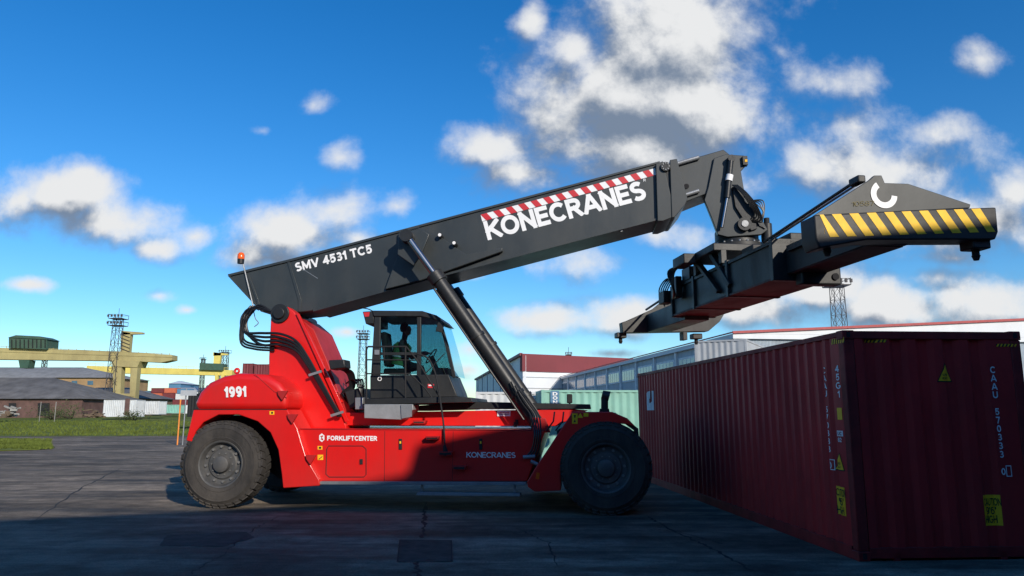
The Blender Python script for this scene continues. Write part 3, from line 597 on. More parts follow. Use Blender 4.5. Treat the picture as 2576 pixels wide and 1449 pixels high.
def hut(px0,px1,pyb,pyt,Y,mat,label,ang=0,cat='container',group=None):
    a=W(px0,pyb,Y); b=W(px1,pyt,Y); o=simple_container('storage_container',b.x-a.x,2.6,b.z-a.z+.1,mat,Tm(a.x,Y,a.z-.1,ang),.05); tag(o,label,cat,group); return o
hw=hut(258,345,1047,1006,112,CWHT,'long dirty white storage container on the lawn edge')
MB().b2((3.2,-.05,.3),(3.9,.0,2.7)).build('door',BRK,hw)
hut(349,402,1041,1009,120,CWHT,'shorter white storage container right of the long one')
hut(418,452,1038,1018,135,CGRN,'pale green storage container behind the orange post')
hut(470,500,1046,990,70,BLKM,'dark storage container behind the rear of the machine')
for (a,b,c,d,m_,l) in ((372,408,1002,988,CORG,'orange container, first of the middle row'),(409,440,1002,988,CMAR,'maroon container, second of the middle row'),(441,476,1004,990,CWHT,'white container, third of the middle row'),(380,412,988,976,CMAR,'maroon container, first of the upper row'),(413,444,988,976,CORG,'orange container, second of the upper row'),(445,478,990,978,CBLU,'blue container, third of the upper row'),(352,371,1000,984,CBLU,'blue container left of the rows'),(390,430,1016,1003,CORG,'orange container, left of the lowest row'),(431,470,1018,1005,CMAR,'maroon container, right of the lowest row')):
    hut(a,b,c,d,200,m_,'tiny far '+l)
for k,(a,b,c,d,m_) in enumerate(((609,637,948,914,CMAR),(638,676,946,916,CMAR),(609,637,983,950,CMAR),(638,676,983,949,CRUST))):
    hut(a,b,c,d,75,m_,['maroon container end on top left, above the rounded red hood','maroon container on top right, above the rounded red hood','maroon container end under the top left one behind the hood','dark container under the top right one behind the hood'][k])
def post(px,py0,py1,Y,r,mat,label,name,cap=None):
    a=W(px,py0,Y);b=W(px,py1,Y); root=empty(name); tag(root,label,'post'); MB().cyl((a.x,Y,max(0,zl(Y)-.1)),(a.x,Y,b.z),r,n=12).build('pole',mat,root); MB().cyl((a.x,Y,b.z),(a.x,Y,b.z+.06),r*1.3,n=12).build('cap',cap or mat,root); return root
post(449,1078,1008,42,.04,ORP,'orange marker post on the grass edge left of the machine','marker_post')
sp_=post(462,1078,980,42,.035,STEEL,'grey steel pole with a small sign beside the orange post','sign_post')
a=W(468,984,42); MB().box((a.x+.2,41.9,a.z-.1),(.9,.04,.3)).build('sign_board',CGRY,sp_)
for k,px in enumerate((100,138)): post(px,1046,1012,100,.04,CONC,['thin concrete pole before the brown shed door','thin concrete pole before the brown shed, right of its door'][k],'yard_pole')
def heap(px,py,Y,w_,h_,mat,label):
    p=W(px,py,Y); r=empty('scrap_heap'); tag(r,label,'scrap heap'); mb=MB()
    for k in range(30):
        q=p+Vector((random.gauss(0,w_*.3),random.uniform(-1,1),random.uniform(0,h_)*random.random())); rot=Matrix.Rotation(random.gauss(0,.35),3,'Y')@Matrix.Rotation(random.uniform(-.5,.5),3,'Z')
        mb.box(q,(random.uniform(.4,1.3),random.uniform(.1,.4),random.uniform(.08,.25)),rot)
    mb.build('planks',mat,r)
    for k in range(5): MB().box(p+Vector((random.gauss(0,w_*.3),random.uniform(-1,0),random.uniform(0,h_*.3))),(random.uniform(.4,1),.5,random.uniform(.3,.6))).build('crate_piece',WOOD,r)
heap(18,1047,100,2.6,1.7,CONC,'grey heap of boards and netting at the far left edge'); heap(238,1047,105,2.6,1.0,WOOD,'low heap of timber left of the long white storage container')
LEAF=M('leaf',(.055,.075,.02),.8,0,.5,.8); TRK=M('bush_stem',(.05,.035,.025),.9)
def bush(px,py,Y,w_,h_,label):
    p=W(px,py,Y); p.z=zl(Y); r=empty('bush'); tag(r,label,'bush'); mb=MB(); cl=[p+Vector((random.gauss(0,w_*.3),random.gauss(0,w_*.2),random.uniform(.3,1)*h_)) for _ in range(12)]
    for k in range(900):
        c=random.choice(cl)+Vector([random.gauss(0,w_*.12) for _ in range(3)]); s=.13
        mb.poly([c+Vector([random.uniform(-s,s) for _ in range(3)]) for _ in range(3)])
    mb.build('foliage',LEAF,r); mb=MB()
    for c in cl: mb.tube([p,p.lerp(c,.5)+Vector((.1,0,.1)),c],[.07,.05,.02],5)
    mb.build('stem',TRK,r)
bush(180,1047,118,6,1.6,'brown green bush in front of the brown shed'); bush(330,1046,108,3,1.0,'small bush at the corner of the long white storage container'); bush(130,1049,112,4,1.1,'low bush below the brown shed door')
# ------------------------------------------------------------ reach stacker
ang=-R(5.3); TMm=Tm(-5.59,14.68,0,ang)
root=empty('reach_stacker',TMm); tag(root,'red container handler with a long charcoal boom, big tyres and a raised spreader','container handler')
def m(px,py,y): return hit(px,py,TMm,1,y)
def P(pix,y0,y1,mb=None):
    mb=mb or MB(); mb.prism([m(a,b,y0) for a,b in pix],(0,y1-y0,0)); return mb
ch=P([(748,1079),(1372,1083),(1326,1211),(800,1211)],.15,3.35).build('chassis',RED,root,.02)
P([(745,1038),(915,1038),(1440,1029),(1480,1032),(1400,1072),(748,1070)],.96,2.55).build('upper_frame',RED,root,.015)
P([(1180,1010),(1485,1017),(1487,1029),(1180,1029)],.92,2.6).build('deck_plate',BLK,root,.01)
P([(1040,1021),(1180,1012),(1180,1030),(1040,1034)],.9,2.6).build('walkway',BLK,root,.01)
P([(760,1205),(1340,1205),(1330,1216),(780,1216)],.5,3.0).build('belly_plate',BLKM,root)
P([(802,1211),(1324,1213),(1322,1221),(802,1219)],.06,.30).build('side_step',STEEL,root,.006)
P([(1050,1238),(1308,1242),(1308,1249),(1046,1246)],-.02,.25).build('lower_step',GREY,root,.006)
for px in (1062,1295): MB().bar(m(px,1216,.2),m(px,1244,.2),.04).build('step_hanger',STEEL,root)
def ln(pix,y,r,mat,name,par,cl=False):
    pts=[m(a,b,y) for a,b in pix]; mb=MB()
    if cl: pts.append(pts[0])
    mb.tube(pts,r,6); return mb.build(name,mat,par)
ln([(822,1130),(826,1122),(912,1122),(921,1130),(921,1194),(915,1200),(828,1200),(820,1193)],.15,.009,BLKM,'hatch_seal',ch,True)
P([(905,1155),(912,1155),(912,1168),(905,1168)],.13,.16).build('hatch_handle',BLKM,ch)
ln([(968,1085),(967,1210)],.15,.005,BLKM,'panel_seam',ch); ln([(1140,1085),(1138,1210)],.15,.004,BLKM,'panel_seam',ch)
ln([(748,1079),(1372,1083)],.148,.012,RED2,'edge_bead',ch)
for px in (1007,1209): P([(px-4,1104),(px+4,1104),(px+4,1131),(px-4,1131)],.135,.16).build('latch',BLKM,ch,.004); P([(px-2,1110),(px+2,1110),(px+2,1116),(px-2,1116)],.128,.14).build('latch_button',YDK,ch)
for (a,b,c,d) in ((1038,1058,1070,1066),(1070,1098,1104,1106),(1103,1136,1138,1146),(1138,1172,1172,1182)):
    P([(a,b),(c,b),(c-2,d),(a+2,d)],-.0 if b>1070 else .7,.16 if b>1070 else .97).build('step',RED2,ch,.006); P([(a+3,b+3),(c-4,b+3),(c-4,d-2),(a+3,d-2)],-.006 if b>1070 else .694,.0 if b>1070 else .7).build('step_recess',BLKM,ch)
arch=[(468,1108),(487,1030),(722,1030),(748,1078),(770,1150),(803,1207),(803,1222),(712,1228),(708,1190),(700,1132),(680,1088),(648,1060),(600,1043),(550,1043),(512,1062),(492,1085),(482,1112)]
fa=P(arch,.02,.75).build('rear_fender',RED,root,.015); P(arch,2.8,3.5).build('rear_fender',RED,root,.015)
P([(488,1046),(735,1046),(770,1205),(705,1205)],.76,2.78).build('rear_underframe',BLKM,root)
farch=[(1326,1212),(1345,1180),(1440,1036),(1540,1036),(1578,1052),(1600,1074),(1580,1068),(1530,1062),(1490,1068),(1455,1090),(1425,1128),(1411,1170),(1411,1234),(1345,1237),(1328,1225)]
ff=P(farch,-.18,.62).build('front_fender',RED,root,.015); P(farch,2.9,3.7).build('front_fender',RED,root,.015)
P([(1400,1084),(1480,1050),(1560,1060),(1580,1120),(1420,1205)],.8,2.7).build('front_underframe',BLKM,root)
P([(1535,1038),(1548,1038),(1606,1078),(1609,1112),(1600,1110),(1598,1084)],-.14,.3).build('mud_flap',BLKM,root)
for (a,b) in ((697,983),(722,1042),(768,1145)): P([(a,b),(a+26,b),(a+12,b+24),(a+2,b+10)],-.04,.02).build('wedge_step',RED2,fa,.004)
hood=P([(487,1030),(488,1012),(500,986),(524,962),(560,946),(600,938),(672,942),(704,963),(724,990),(722,1030)],.02,3.5).build('counterweight',RED,root,.13,5)
P([(497,992),(526,966),(530,972),(512,998),(498,1000)],.30,3.2).build('radiator_shade_recess',BLKM,hood,.01)  # black grille recess, also paints in the dark shading on the left slope
for k in range(4): P([(494+k*8,993-k*7),(497+k*8,990-k*7),(500+k*8,993-k*7),(497+k*8,996-k*7)],.28,3.22).build('grille_shade_slat',BLK,hood)
lo=m(596,937,.8); mb=MB(); mb.lathe([(.045+.025*math.cos(t*math.pi/4),.025*math.sin(t*math.pi/4)) for t in range(8)],lo+Vector((0,0,.03)),20); mb.build('lifting_eye',RED,hood)
ln([(487,1030),(722,1030)],.018,.008,BLKM,'hood_seam',hood); ln([(640,940),(690,985),(722,1000)],.016,.006,RED2,'hood_crease',hood)
mastp=[(676,1078),(676,900),(681,800),(697,776),(722,771),(740,784),(768,832),(800,905),(835,990),(868,1062),(872,1078)]
sup=P(mastp,.85,1.15).build('boom_support',RED,root,.02)
P(mastp,2.35,2.65).build('boom_support',RED,root,.02)
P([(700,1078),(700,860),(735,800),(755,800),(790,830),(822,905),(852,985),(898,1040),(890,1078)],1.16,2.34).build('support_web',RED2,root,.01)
P([(744,788),(752,790),(845,985),(878,1060),(868,1062)],.80,.85).build('support_flange',RED,sup,.005)
for k in range(7): P([(770+k*13,850+k*26),(782+k*13,850+k*26),(784+k*13,856+k*26),(772+k*13,856+k*26)],1.10,1.16).build('web_rung',RED,sup)
a=m(703,788,.8); MB().cyl((a.x,.74,a.z),(a.x,2.75,a.z),.12).build('boom_pivot_pin',BLK,sup,.01)
MB().cyl((a.x,.80,a.z),(a.x,.86,a.z),.2).build('pivot_boss',BLK,sup,.01)
for k in range(4):
    o=k*9
    pts=spline([m(632+k*5,770,1.1),m(608+k*4,800+o*.3,.95),m(614+k*5,835+o*.4,.9),m(660,838+o*1.1,.78),m(705,840+o,.74),m(745,858+o*.9,.72),m(775-o*.2,900+o*.5,.72),m(800-o*.25,945+o*.2,.72),m(830-o*.2,1000+o*.1,.72),m(858-o*.25,1048,.72)],6)
    MB().tube(pts,.028,8).build('hydraulic_hose',HOSE,sup)
for (a,b) in ((795,938),(850,1040)): MB().bar(m(a-18,b+6,.68),m(a+14,b-4,.68),.03,.05).build('hose_clamp',STEEL,sup)
for k in range(3):
    MB().tube(spline([m(690+k*6,788,.9),m(650-k*9,768+k*4,.9),m(622-k*6,800,.9),m(612-k*3,850+k*6,.9),m(640,866+k*6,.85),m(690,870+k*6,.8)],6),.022,8).build('hydraulic_hose',HOSE,sup)
MB().tube(spline([m(636,770,1.2),m(642,800,1.1),m(650,812,1.1),m(640,822,1.1)],6),.01,6).build('chain',STEEL,sup)
NB=1.25; FB=2.25
boom=P([(572,693),(612,684),(735,652),(1050,571),(1660,408),(1657,551),(1060,707),(785,782),(740,787),(658,784)],NB,FB).build('boom',BOOM,root,.02)
P([(572,693),(578,694),(662,784),(656,784)],NB-.03,FB+.03).build('boom_end_rim',BOOM,boom,.005)
P([(572,690),(735,650),(1660,405),(1660,410),(735,656),(576,695)],NB-.035,FB+.035).build('top_flange',BOOM,boom,.004)
P([(788,784),(1060,709),(1657,553),(1657,547),(1060,703),(786,778)],NB-.03,FB+.03).build('bottom_flange',BOOM,boom,.004)
P([(722,658),(728,657),(758,754),(756,784),(750,784),(750,755)],NB-.02,NB).build('weld_rib',BOOM,boom,.003)
P([(620,690),(626,690),(652,760),(650,782),(645,778),(646,760)],NB-.02,NB).build('weld_rib',BOOM,boom,.003)
P([(1003,583),(1052,571),(1112,598),(1172,640),(1264,622),(1264,632),(1060,705),(968,728),(1000,640)],NB-.12,NB-.0).build('lift_bracket',BOOM,boom,.015)
for y0,y1,y2,y3 in ((NB-.50,NB-.44,NB-.5,NB-.1),(FB+.44,FB+.5,FB,FB+.5)):
    P([(1003,583),(1052,571),(1080,590),(1060,640),(1040,668),(1000,640)],y0,y1).build('bracket_ear',BOOM,boom,.01)
    P([(1003,583),(1052,571),(1056,576),(1003,590)],y2,y3).build('bracket_ear_top',BOOM,boom,.01)
a=m(1026,597,.7); MB().cyl((a.x,.70,a.z),(a.x,.76,a.z),.14).build('pin_cap',BLK,boom,.01); MB().cyl((a.x,.72,a.z),(a.x,2.9,a.z),.07).build('lift_pin',BLK,boom)
for (px,py) in ((1107,592),(1143,612)):
    a=m(px,py,NB-.2); MB().cyl((a.x,NB-.24,a.z),(a.x,NB,a.z),.05).build('boom_lamp',BLK,boom); MB().cyl((a.x,NB-.25,a.z),(a.x,NB-.245,a.z),.035).build('lamp_glass',WDIM,boom)
P([(1650,412),(1668,405),(1696,528),(1693,546),(1668,556),(1654,556)],NB-.09,FB+.09).build('boom_collar',BOOM,boom,.012)
P([(1685,402),(1703,399),(1730,500),(1724,514),(1698,546),(1690,548)],NB-.11,FB+.11).build('boom_collar',BOOM,boom,.012)
P([(1668,420),(1690,412),(1712,520),(1690,535)],NB-.05,FB+.05).build('collar_box',BLK,boom,.01)
a=m(1674,420,NB-.1); MB().cyl((a.x,NB-.14,a.z),(a.x,NB-.09,a.z),.1).build('collar_bolt_ring',BLK,boom); 
for t in range(8): MB().cyl((a.x+.07*math.cos(t*.785),NB-.155,a.z+.07*math.sin(t*.785)),(a.x+.07*math.cos(t*.785),NB-.14,a.z+.07*math.sin(t*.785)),.012,n=8).build('bolt',STEEL,boom)
inner=P([(1695,412),(1820,376),(1846,397),(1862,430),(1830,468),(1770,490),(1727,507),(1700,515)],NB+.08,FB-.08).build('telescopic_section',BOOM,root,.015)
for py in ((407,402),(492,484)): MB().tube([m(1700,py[0]+6,NB+.03),m(1758,py[1]-6+ (0 if py[0]<450 else 2),NB+.03)],.045,10).build('guide_pad',STEEL,inner)
a=m(1727,468,NB+.05); MB().cyl((a.x,NB+.06,a.z),(a.x,NB+.09,a.z),.055).build('access_hole',DARK,inner)
for y0,y1 in ((NB+.02,NB+.14),(FB-.14,FB-.02)):
    P([(1796,398),(1825,388),(1872,391),(1881,402),(1879,414),(1864,430),(1874,490),(1898,520),(1932,578),(1915,590),(1830,596),(1806,590),(1790,548),(1772,503),(1782,470)],y0,y1).build('boom_head',BOOM,inner,.012)
P([(1800,430),(1850,420),(1868,500),(1900,560),(1890,585),(1830,588),(1812,560)],NB+.16,FB-.16).build('head_web',BLK,inner,.01)
P([(1842,470),(1864,468),(1874,505),(1896,530),(1905,575),(1890,580),(1868,548),(1850,520)],NB-.04,NB+.02).build('head_cheek_plate',BLK,inner,.008)
a=m(1838,402,NB); MB().cyl((a.x,NB-.12,a.z),(a.x,FB+.12,a.z),.075).build('head_pin',BLK,inner)
a=m(1872,565,NB); MB().cyl((a.x,NB-.08,a.z),(a.x,FB+.06,a.z),.14).build('lower_head_pin',BLK,inner); MB().cyl((a.x,NB-.10,a.z),(a.x,NB-.08,a.z),.07).build('pin_bolt_plate',STEEL,inner)
P([(1868,392),(1880,392),(1882,414),(1870,414)],NB-.05,NB+.1).build('lamp_bracket',BLK,inner); P([(1874,401),(1880,401),(1880,407),(1874,407)],NB-.06,NB-.05).build('yellow_marker',YDK,inner)
for yy in (NB-.07,FB+.07):
    dc=MB().tube([m(1838,405,yy),m(1829,498,yy)],.06,14).build('damper_cylinder',BLK,root); 
    MB().tube([m(1829,498,yy),m(1816,572,yy)],.035,12).build('damper_rod',CHR,dc)
    MB().tube([m(1836,440,yy),m(1833,455,yy)],.075,14).build('damper_gland',WHT,dc)
for k in range(5):
    MB().tube(spline([m(1842+k*3,465,NB-.1),m(1866+k*3,485,NB-.15),m(1888+k*4,518,NB-.15),m(1898+k*5,540+k*4,NB-.1),m(1880+k*5,558,NB-.05)],6),.014,6).build('hydraulic_hose',HOSE,inner)
for k in range(4): MB().tube(spline([m(1884,505,NB-.1),m(1905+k*5,515-k*3,NB),m(1920,535+k*4,NB),m(1905,560,NB),m(1925,575,NB)],6),.013,6).build('hydraulic_hose',HOSE,inner)
a=m(1868,510,NB); mb=MB(); mb.lathe([(.16+.02*math.cos(t*math.pi/3),.02*math.sin(t*math.pi/3)) for t in range(6)],(a.x,NB,a.z),28); mb.build('hose_ring',HOSE,inner)
MB().tube([m(1566,548,NB+.2),m(1562,575,NB+.2)],.02,6).build('lamp_arm',BLK,boom)
for dx in (-8,6): 
    b=m(1556+dx,576+dx*.4,NB+.1); MB().cyl(b+Vector((0,-.07,0)),b+Vector((0,.05,0)),.06,.04,16).build('work_lamp',BLK,boom); MB().cyl(b+Vector((0,-.075,0)),b+Vector((0,-.07,0)),.05,n=16).build('lamp_glass',WDIM,boom)
yb=NB-.006
def quad(p4,y,mat,name,par):
    return MB().poly([m(a,b,y) for a,b in p4]).build(name,mat,par)
quad([(1209,540),(1648,423),(1650,440),(1213,557)],yb,WHT,'reflective_band',boom)
ns=14
for k in range(ns):
    t0=k/ns; t1=t0+.5/ns; sk=.32/ns
    def tp(t): t=min(1,max(0,t)); return (1209+439*t,540-117*t)
    def bt(t): t=min(1,max(0,t)); return (1213+437*t,557-117*t)
    quad([tp(t0),tp(t1),bt(t1+sk),bt(t0+sk)],yb-.004,LRED,'red_stripe',boom)
def btext(s,bl,br_,tl,mat,name,t=.19,y=None,par=None,gap=.09):
    y=yb if y is None else y; o=m(*bl,y); X=m(*br_,y)-o; Y=m(*tl,y)-o; return text(s,o,X,Y,mat,name,par or boom,t,gap)
btext('KONECRANES',(1226,605),(1629,500),(1213,558),WHT,'boom_lettering',.225,gap=.055)
btext('R',(1619,457),(1625,456),(1618,450),WHT,'registered_mark',.15)
btext('SMV 4531 TC5',(745,684),(937,636),(741,662),WHT,'model_lettering',.22)
quad([(760,675),(800,700),(799,701),(759,676)],yb,STEEL,'scratch',boom)
btext('1991',(564,1000),(621,998),(563,973),WHT,'fleet_number',.26,.0,root)
btext('FORKLIFTCENTER',(823,1108),(949,1109),(823,1096),WHT,'dealer_lettering',.23,.145,ch)
btext('KONECRANES',(1173,1151),(1297,1152),(1173,1137),WHT,'maker_lettering',.16,.145,ch,.06)
hx=[(809.5+7.5*math.sin(k*math.pi/3),1101+11*math.cos(k*math.pi/3)) for k in range(6)]
quad(hx,.146,WHT,'dealer_emblem',ch); quad([(805,1097),(813,1095),(813,1098),(808,1101),(813,1104),(813,1108),(806,1105),(810,1101)],.143,RED,'emblem_cut',ch)
for (a,b,c,d,mt,yy) in ((1251,1034,1284,1047,WHT,.94),(799,1122,811,1131,YDK,.145),(799,1144,813,1157,YDK,.145),(1439,1040,1453,1066,YEL,-.19),(1468,1039,1480,1048,YEL,-.19),(678,1034,690,1043,YDK,.015),):
    quad([(a,b),(c,b),(c,d),(a,d)],yy,mt,'sticker',ch)
quad([(1452,1051),(1460,1039),(1467,1051)],-.19,YEL,'warning_triangle',ch); quad([(1350,1188),(1358,1190),(1356,1206),(1347,1204)],-.19,ORG,'side_marker',ch)
quad([(1443,1044),(1449,1044),(1446,1053)],-.193,BLKM,'sticker_symbol',ch); quad([(1443,1062),(1449,1062),(1446,1054)],-.193,BLKM,'sticker_symbol',ch)
btext('FORKLIFTCENTER',(1254,1040),(1281,1040),(1254,1036.5),LRED,'sticker_text',.2,.935,ch); quad([(1256,1042),(1280,1042),(1280,1043),(1256,1043)],.935,BLKM,'sticker_text_line',ch)
quad([(682,1036),(687,1036),(687,1041),(682,1041)],.012,BLKM,'sticker_symbol',ch); quad([(802,1124),(808,1124),(808,1129),(802,1129)],.142,BLKM,'sticker_symbol',ch); quad([(801,1155),(811,1147),(811,1149),(803,1156)],.142,BLKM,'sticker_symbol',ch)
bc_=MB().tube([m(638,775,NB-.05),m(612,665,NB-.05)],.016,8).build('beacon_pole',STEEL,root)
a=m(606,652,NB-.05); MB().cyl(a-Vector((0,0,.1)),a,.07,.075,16).build('beacon_base',BLK,bc_); 
MB().tube([a,a+Vector((0,0,.03)),a+Vector((0,0,.1)),a+Vector((0,0,.14)),a+Vector((0,0,.155))],[.075,.078,.075,.05,.01],18).build('beacon_lens',ORG,bc_)
for yy in (.62,2.88):
    s0=m(1026,597,.72); s1=m(1098,696,.72); s2=m(1356,1072,.62)
    f=lambda v: Vector((v.x,yy,v.z))
    bar_=MB().tube([f(s1),f(s2)],.140,24).build('lift_cylinder',BLK,root,.01); MB().tube([f(s0),f(s1)],.072,20).build('piston_rod',CHR,bar_)
    d=(s2-s1).normalized(); MB().tube([f(s1-d*.06),f(s1+d*.16)],.175,24).build('cylinder_gland',BLK,bar_,.01); MB().tube([f(s1+d*1.5),f(s1+d*1.56)],.165,24).build('cylinder_band',BLK,bar_)
    MB().tube([f(s1+d*2.9),f(s1+d*2.96)],.165,24).build('cylinder_band',BLK,bar_)
    MB().cyl(f(s0)+Vector((0,-.1,0)),f(s0)+Vector((0,.1,0)),.13).build('rod_eye',BLK,bar_); MB().cyl(f(s2)+Vector((0,-.18,0)),f(s2)+Vector((0,.18,0)),.15).build('base_eye',BLK,bar_)
    for q in (-.09,.09): MB().tube([f(s1+d*.2)+Vector((-.12,q,-.12)),f(s2-d*.3)+Vector((-.12,q,-.12))],.022,8).build('cylinder_pipe',HOSE,bar_)
for k in range(4):
    MB().tube(spline([m(1285+k*10,960+k*10,.42),m(1310+k*8,1010,.38),m(1335+k*7,1045,.36),m(1345+k*5,1090,.1),m(1338+k*6,1130,.1),m(1322+k*8,1150,.12)],6),.016,6).build('hydraulic_hose',HOSE,root)
for (a,b,c,d) in ((1316,1150,1346,1148),(1335,1160,1352,1168)): MB().tube([m(a,b,.08),m(c,d,.08)],.035,10).build('hose_fitting',STEEL,ch)
NUT=M('nut_steel',(.18,.175,.17),.6,.3)
def wheel(px,py,y0,duals):
    c=m(px,py,y0); Rr=.835; c=Vector((c.x,y0,Rr))
    for q,yy in enumerate(duals):
        o=Vector((c.x,yy,Rr))
        prof=[(.44,.03),(.47,.0),(.50,-.004),(.505,-.010),(.52,-.010),(.525,-.004),(.60,-.014),(.68,-.008),(.685,-.014),(.70,-.012),(.705,-.004),(.755,.025),(.795,.055),(.816,.10),(.822,.25),(.816,.42),(.795,.465),(.755,.495),(.70,.52),(.60,.53),(.47,.52),(.44,.49)]
        wr=MB(); wr.lathe([(.44,.035),(.455,.02),(.445,.01),(.42,.02),(.40,.06),(.38,.12),(.30,.13),(.27,.10),(.25,.10),(.17,.10),(.16,.05),(.15,.02),(.10,.0),(.001,.0),(.001,.48),(.44,.48)],o,48,True); wr=wr.build('wheel',RIM,root)
        t=MB(); t.lathe(prof,o,80,True); t.build('tyre',RUB,wr,ang=40)
        lg=MB(); nl_=34
        for k in range(nl_):
            a=2*math.pi*k/nl_
            for side in (0,1):
                aa=a+(math.pi/nl_ if side else 0); rot=Matrix.Rotation(-aa,3,'Y')@Matrix.Rotation(R(16 if side else -16),3,'X')
                lg.box(o+Matrix.Rotation(-aa,3,'Y')@Vector((.818,.150 if side==0 else .370,0)),(.028,.215,.118),rot)
                lg.box(o+Matrix.Rotation(-aa,3,'Y')@Vector((.783,.042 if side==0 else .478,0)),(.06,.022,.10),Matrix.Rotation(-aa,3,'Y')@Matrix.Rotation(R(38 if side==0 else -38),3,'Z'))
        lg.build('tread',RUB,wr,.006)
        if q==0:
            bt_=MB()
            for k in range(12):
                a=2*math.pi*k/12+.1; b=o+Vector((.335*math.cos(a),.13,.335*math.sin(a))); bt_.cyl(b,b-Vector((0,.045,0)),.026,n=8)
            bt_.build('wheel_nuts',NUT,wr); hb_=MB()
            for k in range(10):
                a=2*math.pi*k/10; b=o+Vector((.21*math.cos(a),.10,.21*math.sin(a))); hb_.cyl(b,b-Vector((0,.02,0)),.014,n=8)
            hb_.build('hub_bolts',NUT,wr)
    return c
cR=wheel(553,1168,0,[0,2.97]); cF=wheel(1525,1182,-.3,[-.3,.26,2.75,3.31])
MB().cyl((cR.x,.4,.835),(cR.x,3.1,.835),.16).build('rear_axle',BLKM,root); MB().cyl((cF.x,.5,.835),(cF.x,3.1,.835),.25).build('drive_axle',BLKM,root)
c0y,c1y=1.02,2.5
cab=P([(931,944),(1128,942),(1146,985),(1150,998),(931,1003)],c0y,c1y).build('cab',BLK,root,.015)
P([(936,781),(1062,782),(1098,793),(1112,808),(1100,806),(1060,796),(940,796)],c0y-.03,c1y+.03).build('cab_roof',BLK,cab,.015)
for yy in (c0y,c1y-.08):
    P([(942,795),(957,795),(955,945),(933,945)],yy,yy+.08).build('cab_pillar',BLK,cab,.008); P([(1049,797),(1059,797),(1058,944),(1048,944)],yy,yy+.08).build('cab_pillar',BLK,cab,.008)
    P([(1100,801),(1108,803),(1128,868),(1144,938),(1146,950),(1138,950),(1120,872)],yy,yy+.06).build('front_pillar',BLK,cab,.006)
P([(942,880),(954,880),(954,892),(942,892)],c0y-.02,c0y).build('door_hinge',STEEL,cab)
P([(958,886),(1048,886),(1048,893),(958,893)],c0y-.01,c0y+.05).build('door_rail',BLK,cab)
P([(957,797),(1049,797),(1048,888),(957,888)],c0y+.02,c0y+.03).build('side_window',GLS,cab); P([(957,893),(1048,893),(1048,942),(955,942)],c0y+.02,c0y+.03).build('lower_door_window',GLS,cab)
P([(1060,798),(1101,806),(1120,872),(1138,944),(1059,943)],c0y+.02,c0y+.03).build('front_side_window',GLF,cab)
P([(957,797),(1049,797),(1048,942),(955,942)],c1y-.05,c1y-.04).build('far_window',GLS,cab); P([(1060,798),(1101,806),(1120,872),(1138,944),(1059,943)],c1y-.05,c1y-.04).build('far_window',GLS,cab)
ws=MB(); pr=[(1106,806),(1124,868),(1136,912),(1143,945)]
for (a,b),(c,d) in zip(pr,pr[1:]):
    p=m(a,b,c0y);q=m(c,d,c0y); ws.poly([(p.x,c0y+.06,p.z),(q.x,c0y+.06,q.z),(q.x,c1y-.08,q.z),(p.x,c1y-.08,p.z)])
ws.build('windscreen',GLF,cab)
P([(912,784),(940,782),(940,814),(920,815)],c0y,c1y-.3).build('rear_visor',BLK,cab,.01); P([(914,786),(930,785),(928,796),(918,797)],c0y-.01,c0y).build('tail_lamp',LRED,cab)
P([(1076,966),(1092,966),(1092,976),(1076,976)],c0y-.008,c0y-.004).build('cab_sticker',LRED,cab); P([(1078,968),(1090,968),(1090,971),(1078,971)],c0y-.012,c0y-.009).build('cab_sticker_text',WHT,cab)
a=m(955,953,c0y-.01); mb=MB(); mb.lathe([(.045,0),(.045,.005),(.03,.005),(.03,0)],a,16); mb.build('cab_badge',WDIM,cab)
MB().bar(m(1110,812,c0y-.15),m(1104,835,c0y-.15),.04,.14).build('mirror',BLK,cab,.01); MB().tube(spline([m(1098,796,c0y),m(1108,802,c0y-.12),m(1109,815,c0y-.15)],4),.012,6).build('mirror_arm',BLK,cab)
MB().tube(spline([m(905,774,1.6),m(925,777,1.6),m(938,783,1.6)],5),.012,6).build('antenna',BLK,cab)
MB().tube([m(1070,940,c0y-.02),m(1118,890,c0y-.02)],.01,6).build('wiper',BLKM,cab)
MB().box((m(1000,930,1.75).x,1.75,m(1000,935,1.75).z),(.5,.5,.12)).build('seat',BLKM,cab,.04); 
a=m(975,880,1.75); MB().box((a.x,1.75,a.z),(.13,.48,.75),Matrix.Rotation(R(-8),3,'Y')).build('seat_back',BLKM,cab,.04)
a=m(1085,896,1.75); mb=MB(); mb.T=Matrix.Translation(a)@Matrix.Rotation(R(-55),4,'Y')@Matrix.Rotation(R(90),4,'X')
mb.lathe([(.18+.014*math.cos(t*math.pi/3),.014*math.sin(t*math.pi/3)) for t in range(6)],(0,0,0),28); mb.build('steering_wheel',BLKM,cab)
MB().tube([a,m(1105,945,1.75)],.05,10).build('steering_column',BLKM,cab); P([(1088,925),(1125,925),(1138,945),(1080,945)],1.3,2.2).build('dashboard',BLKM,cab,.02)
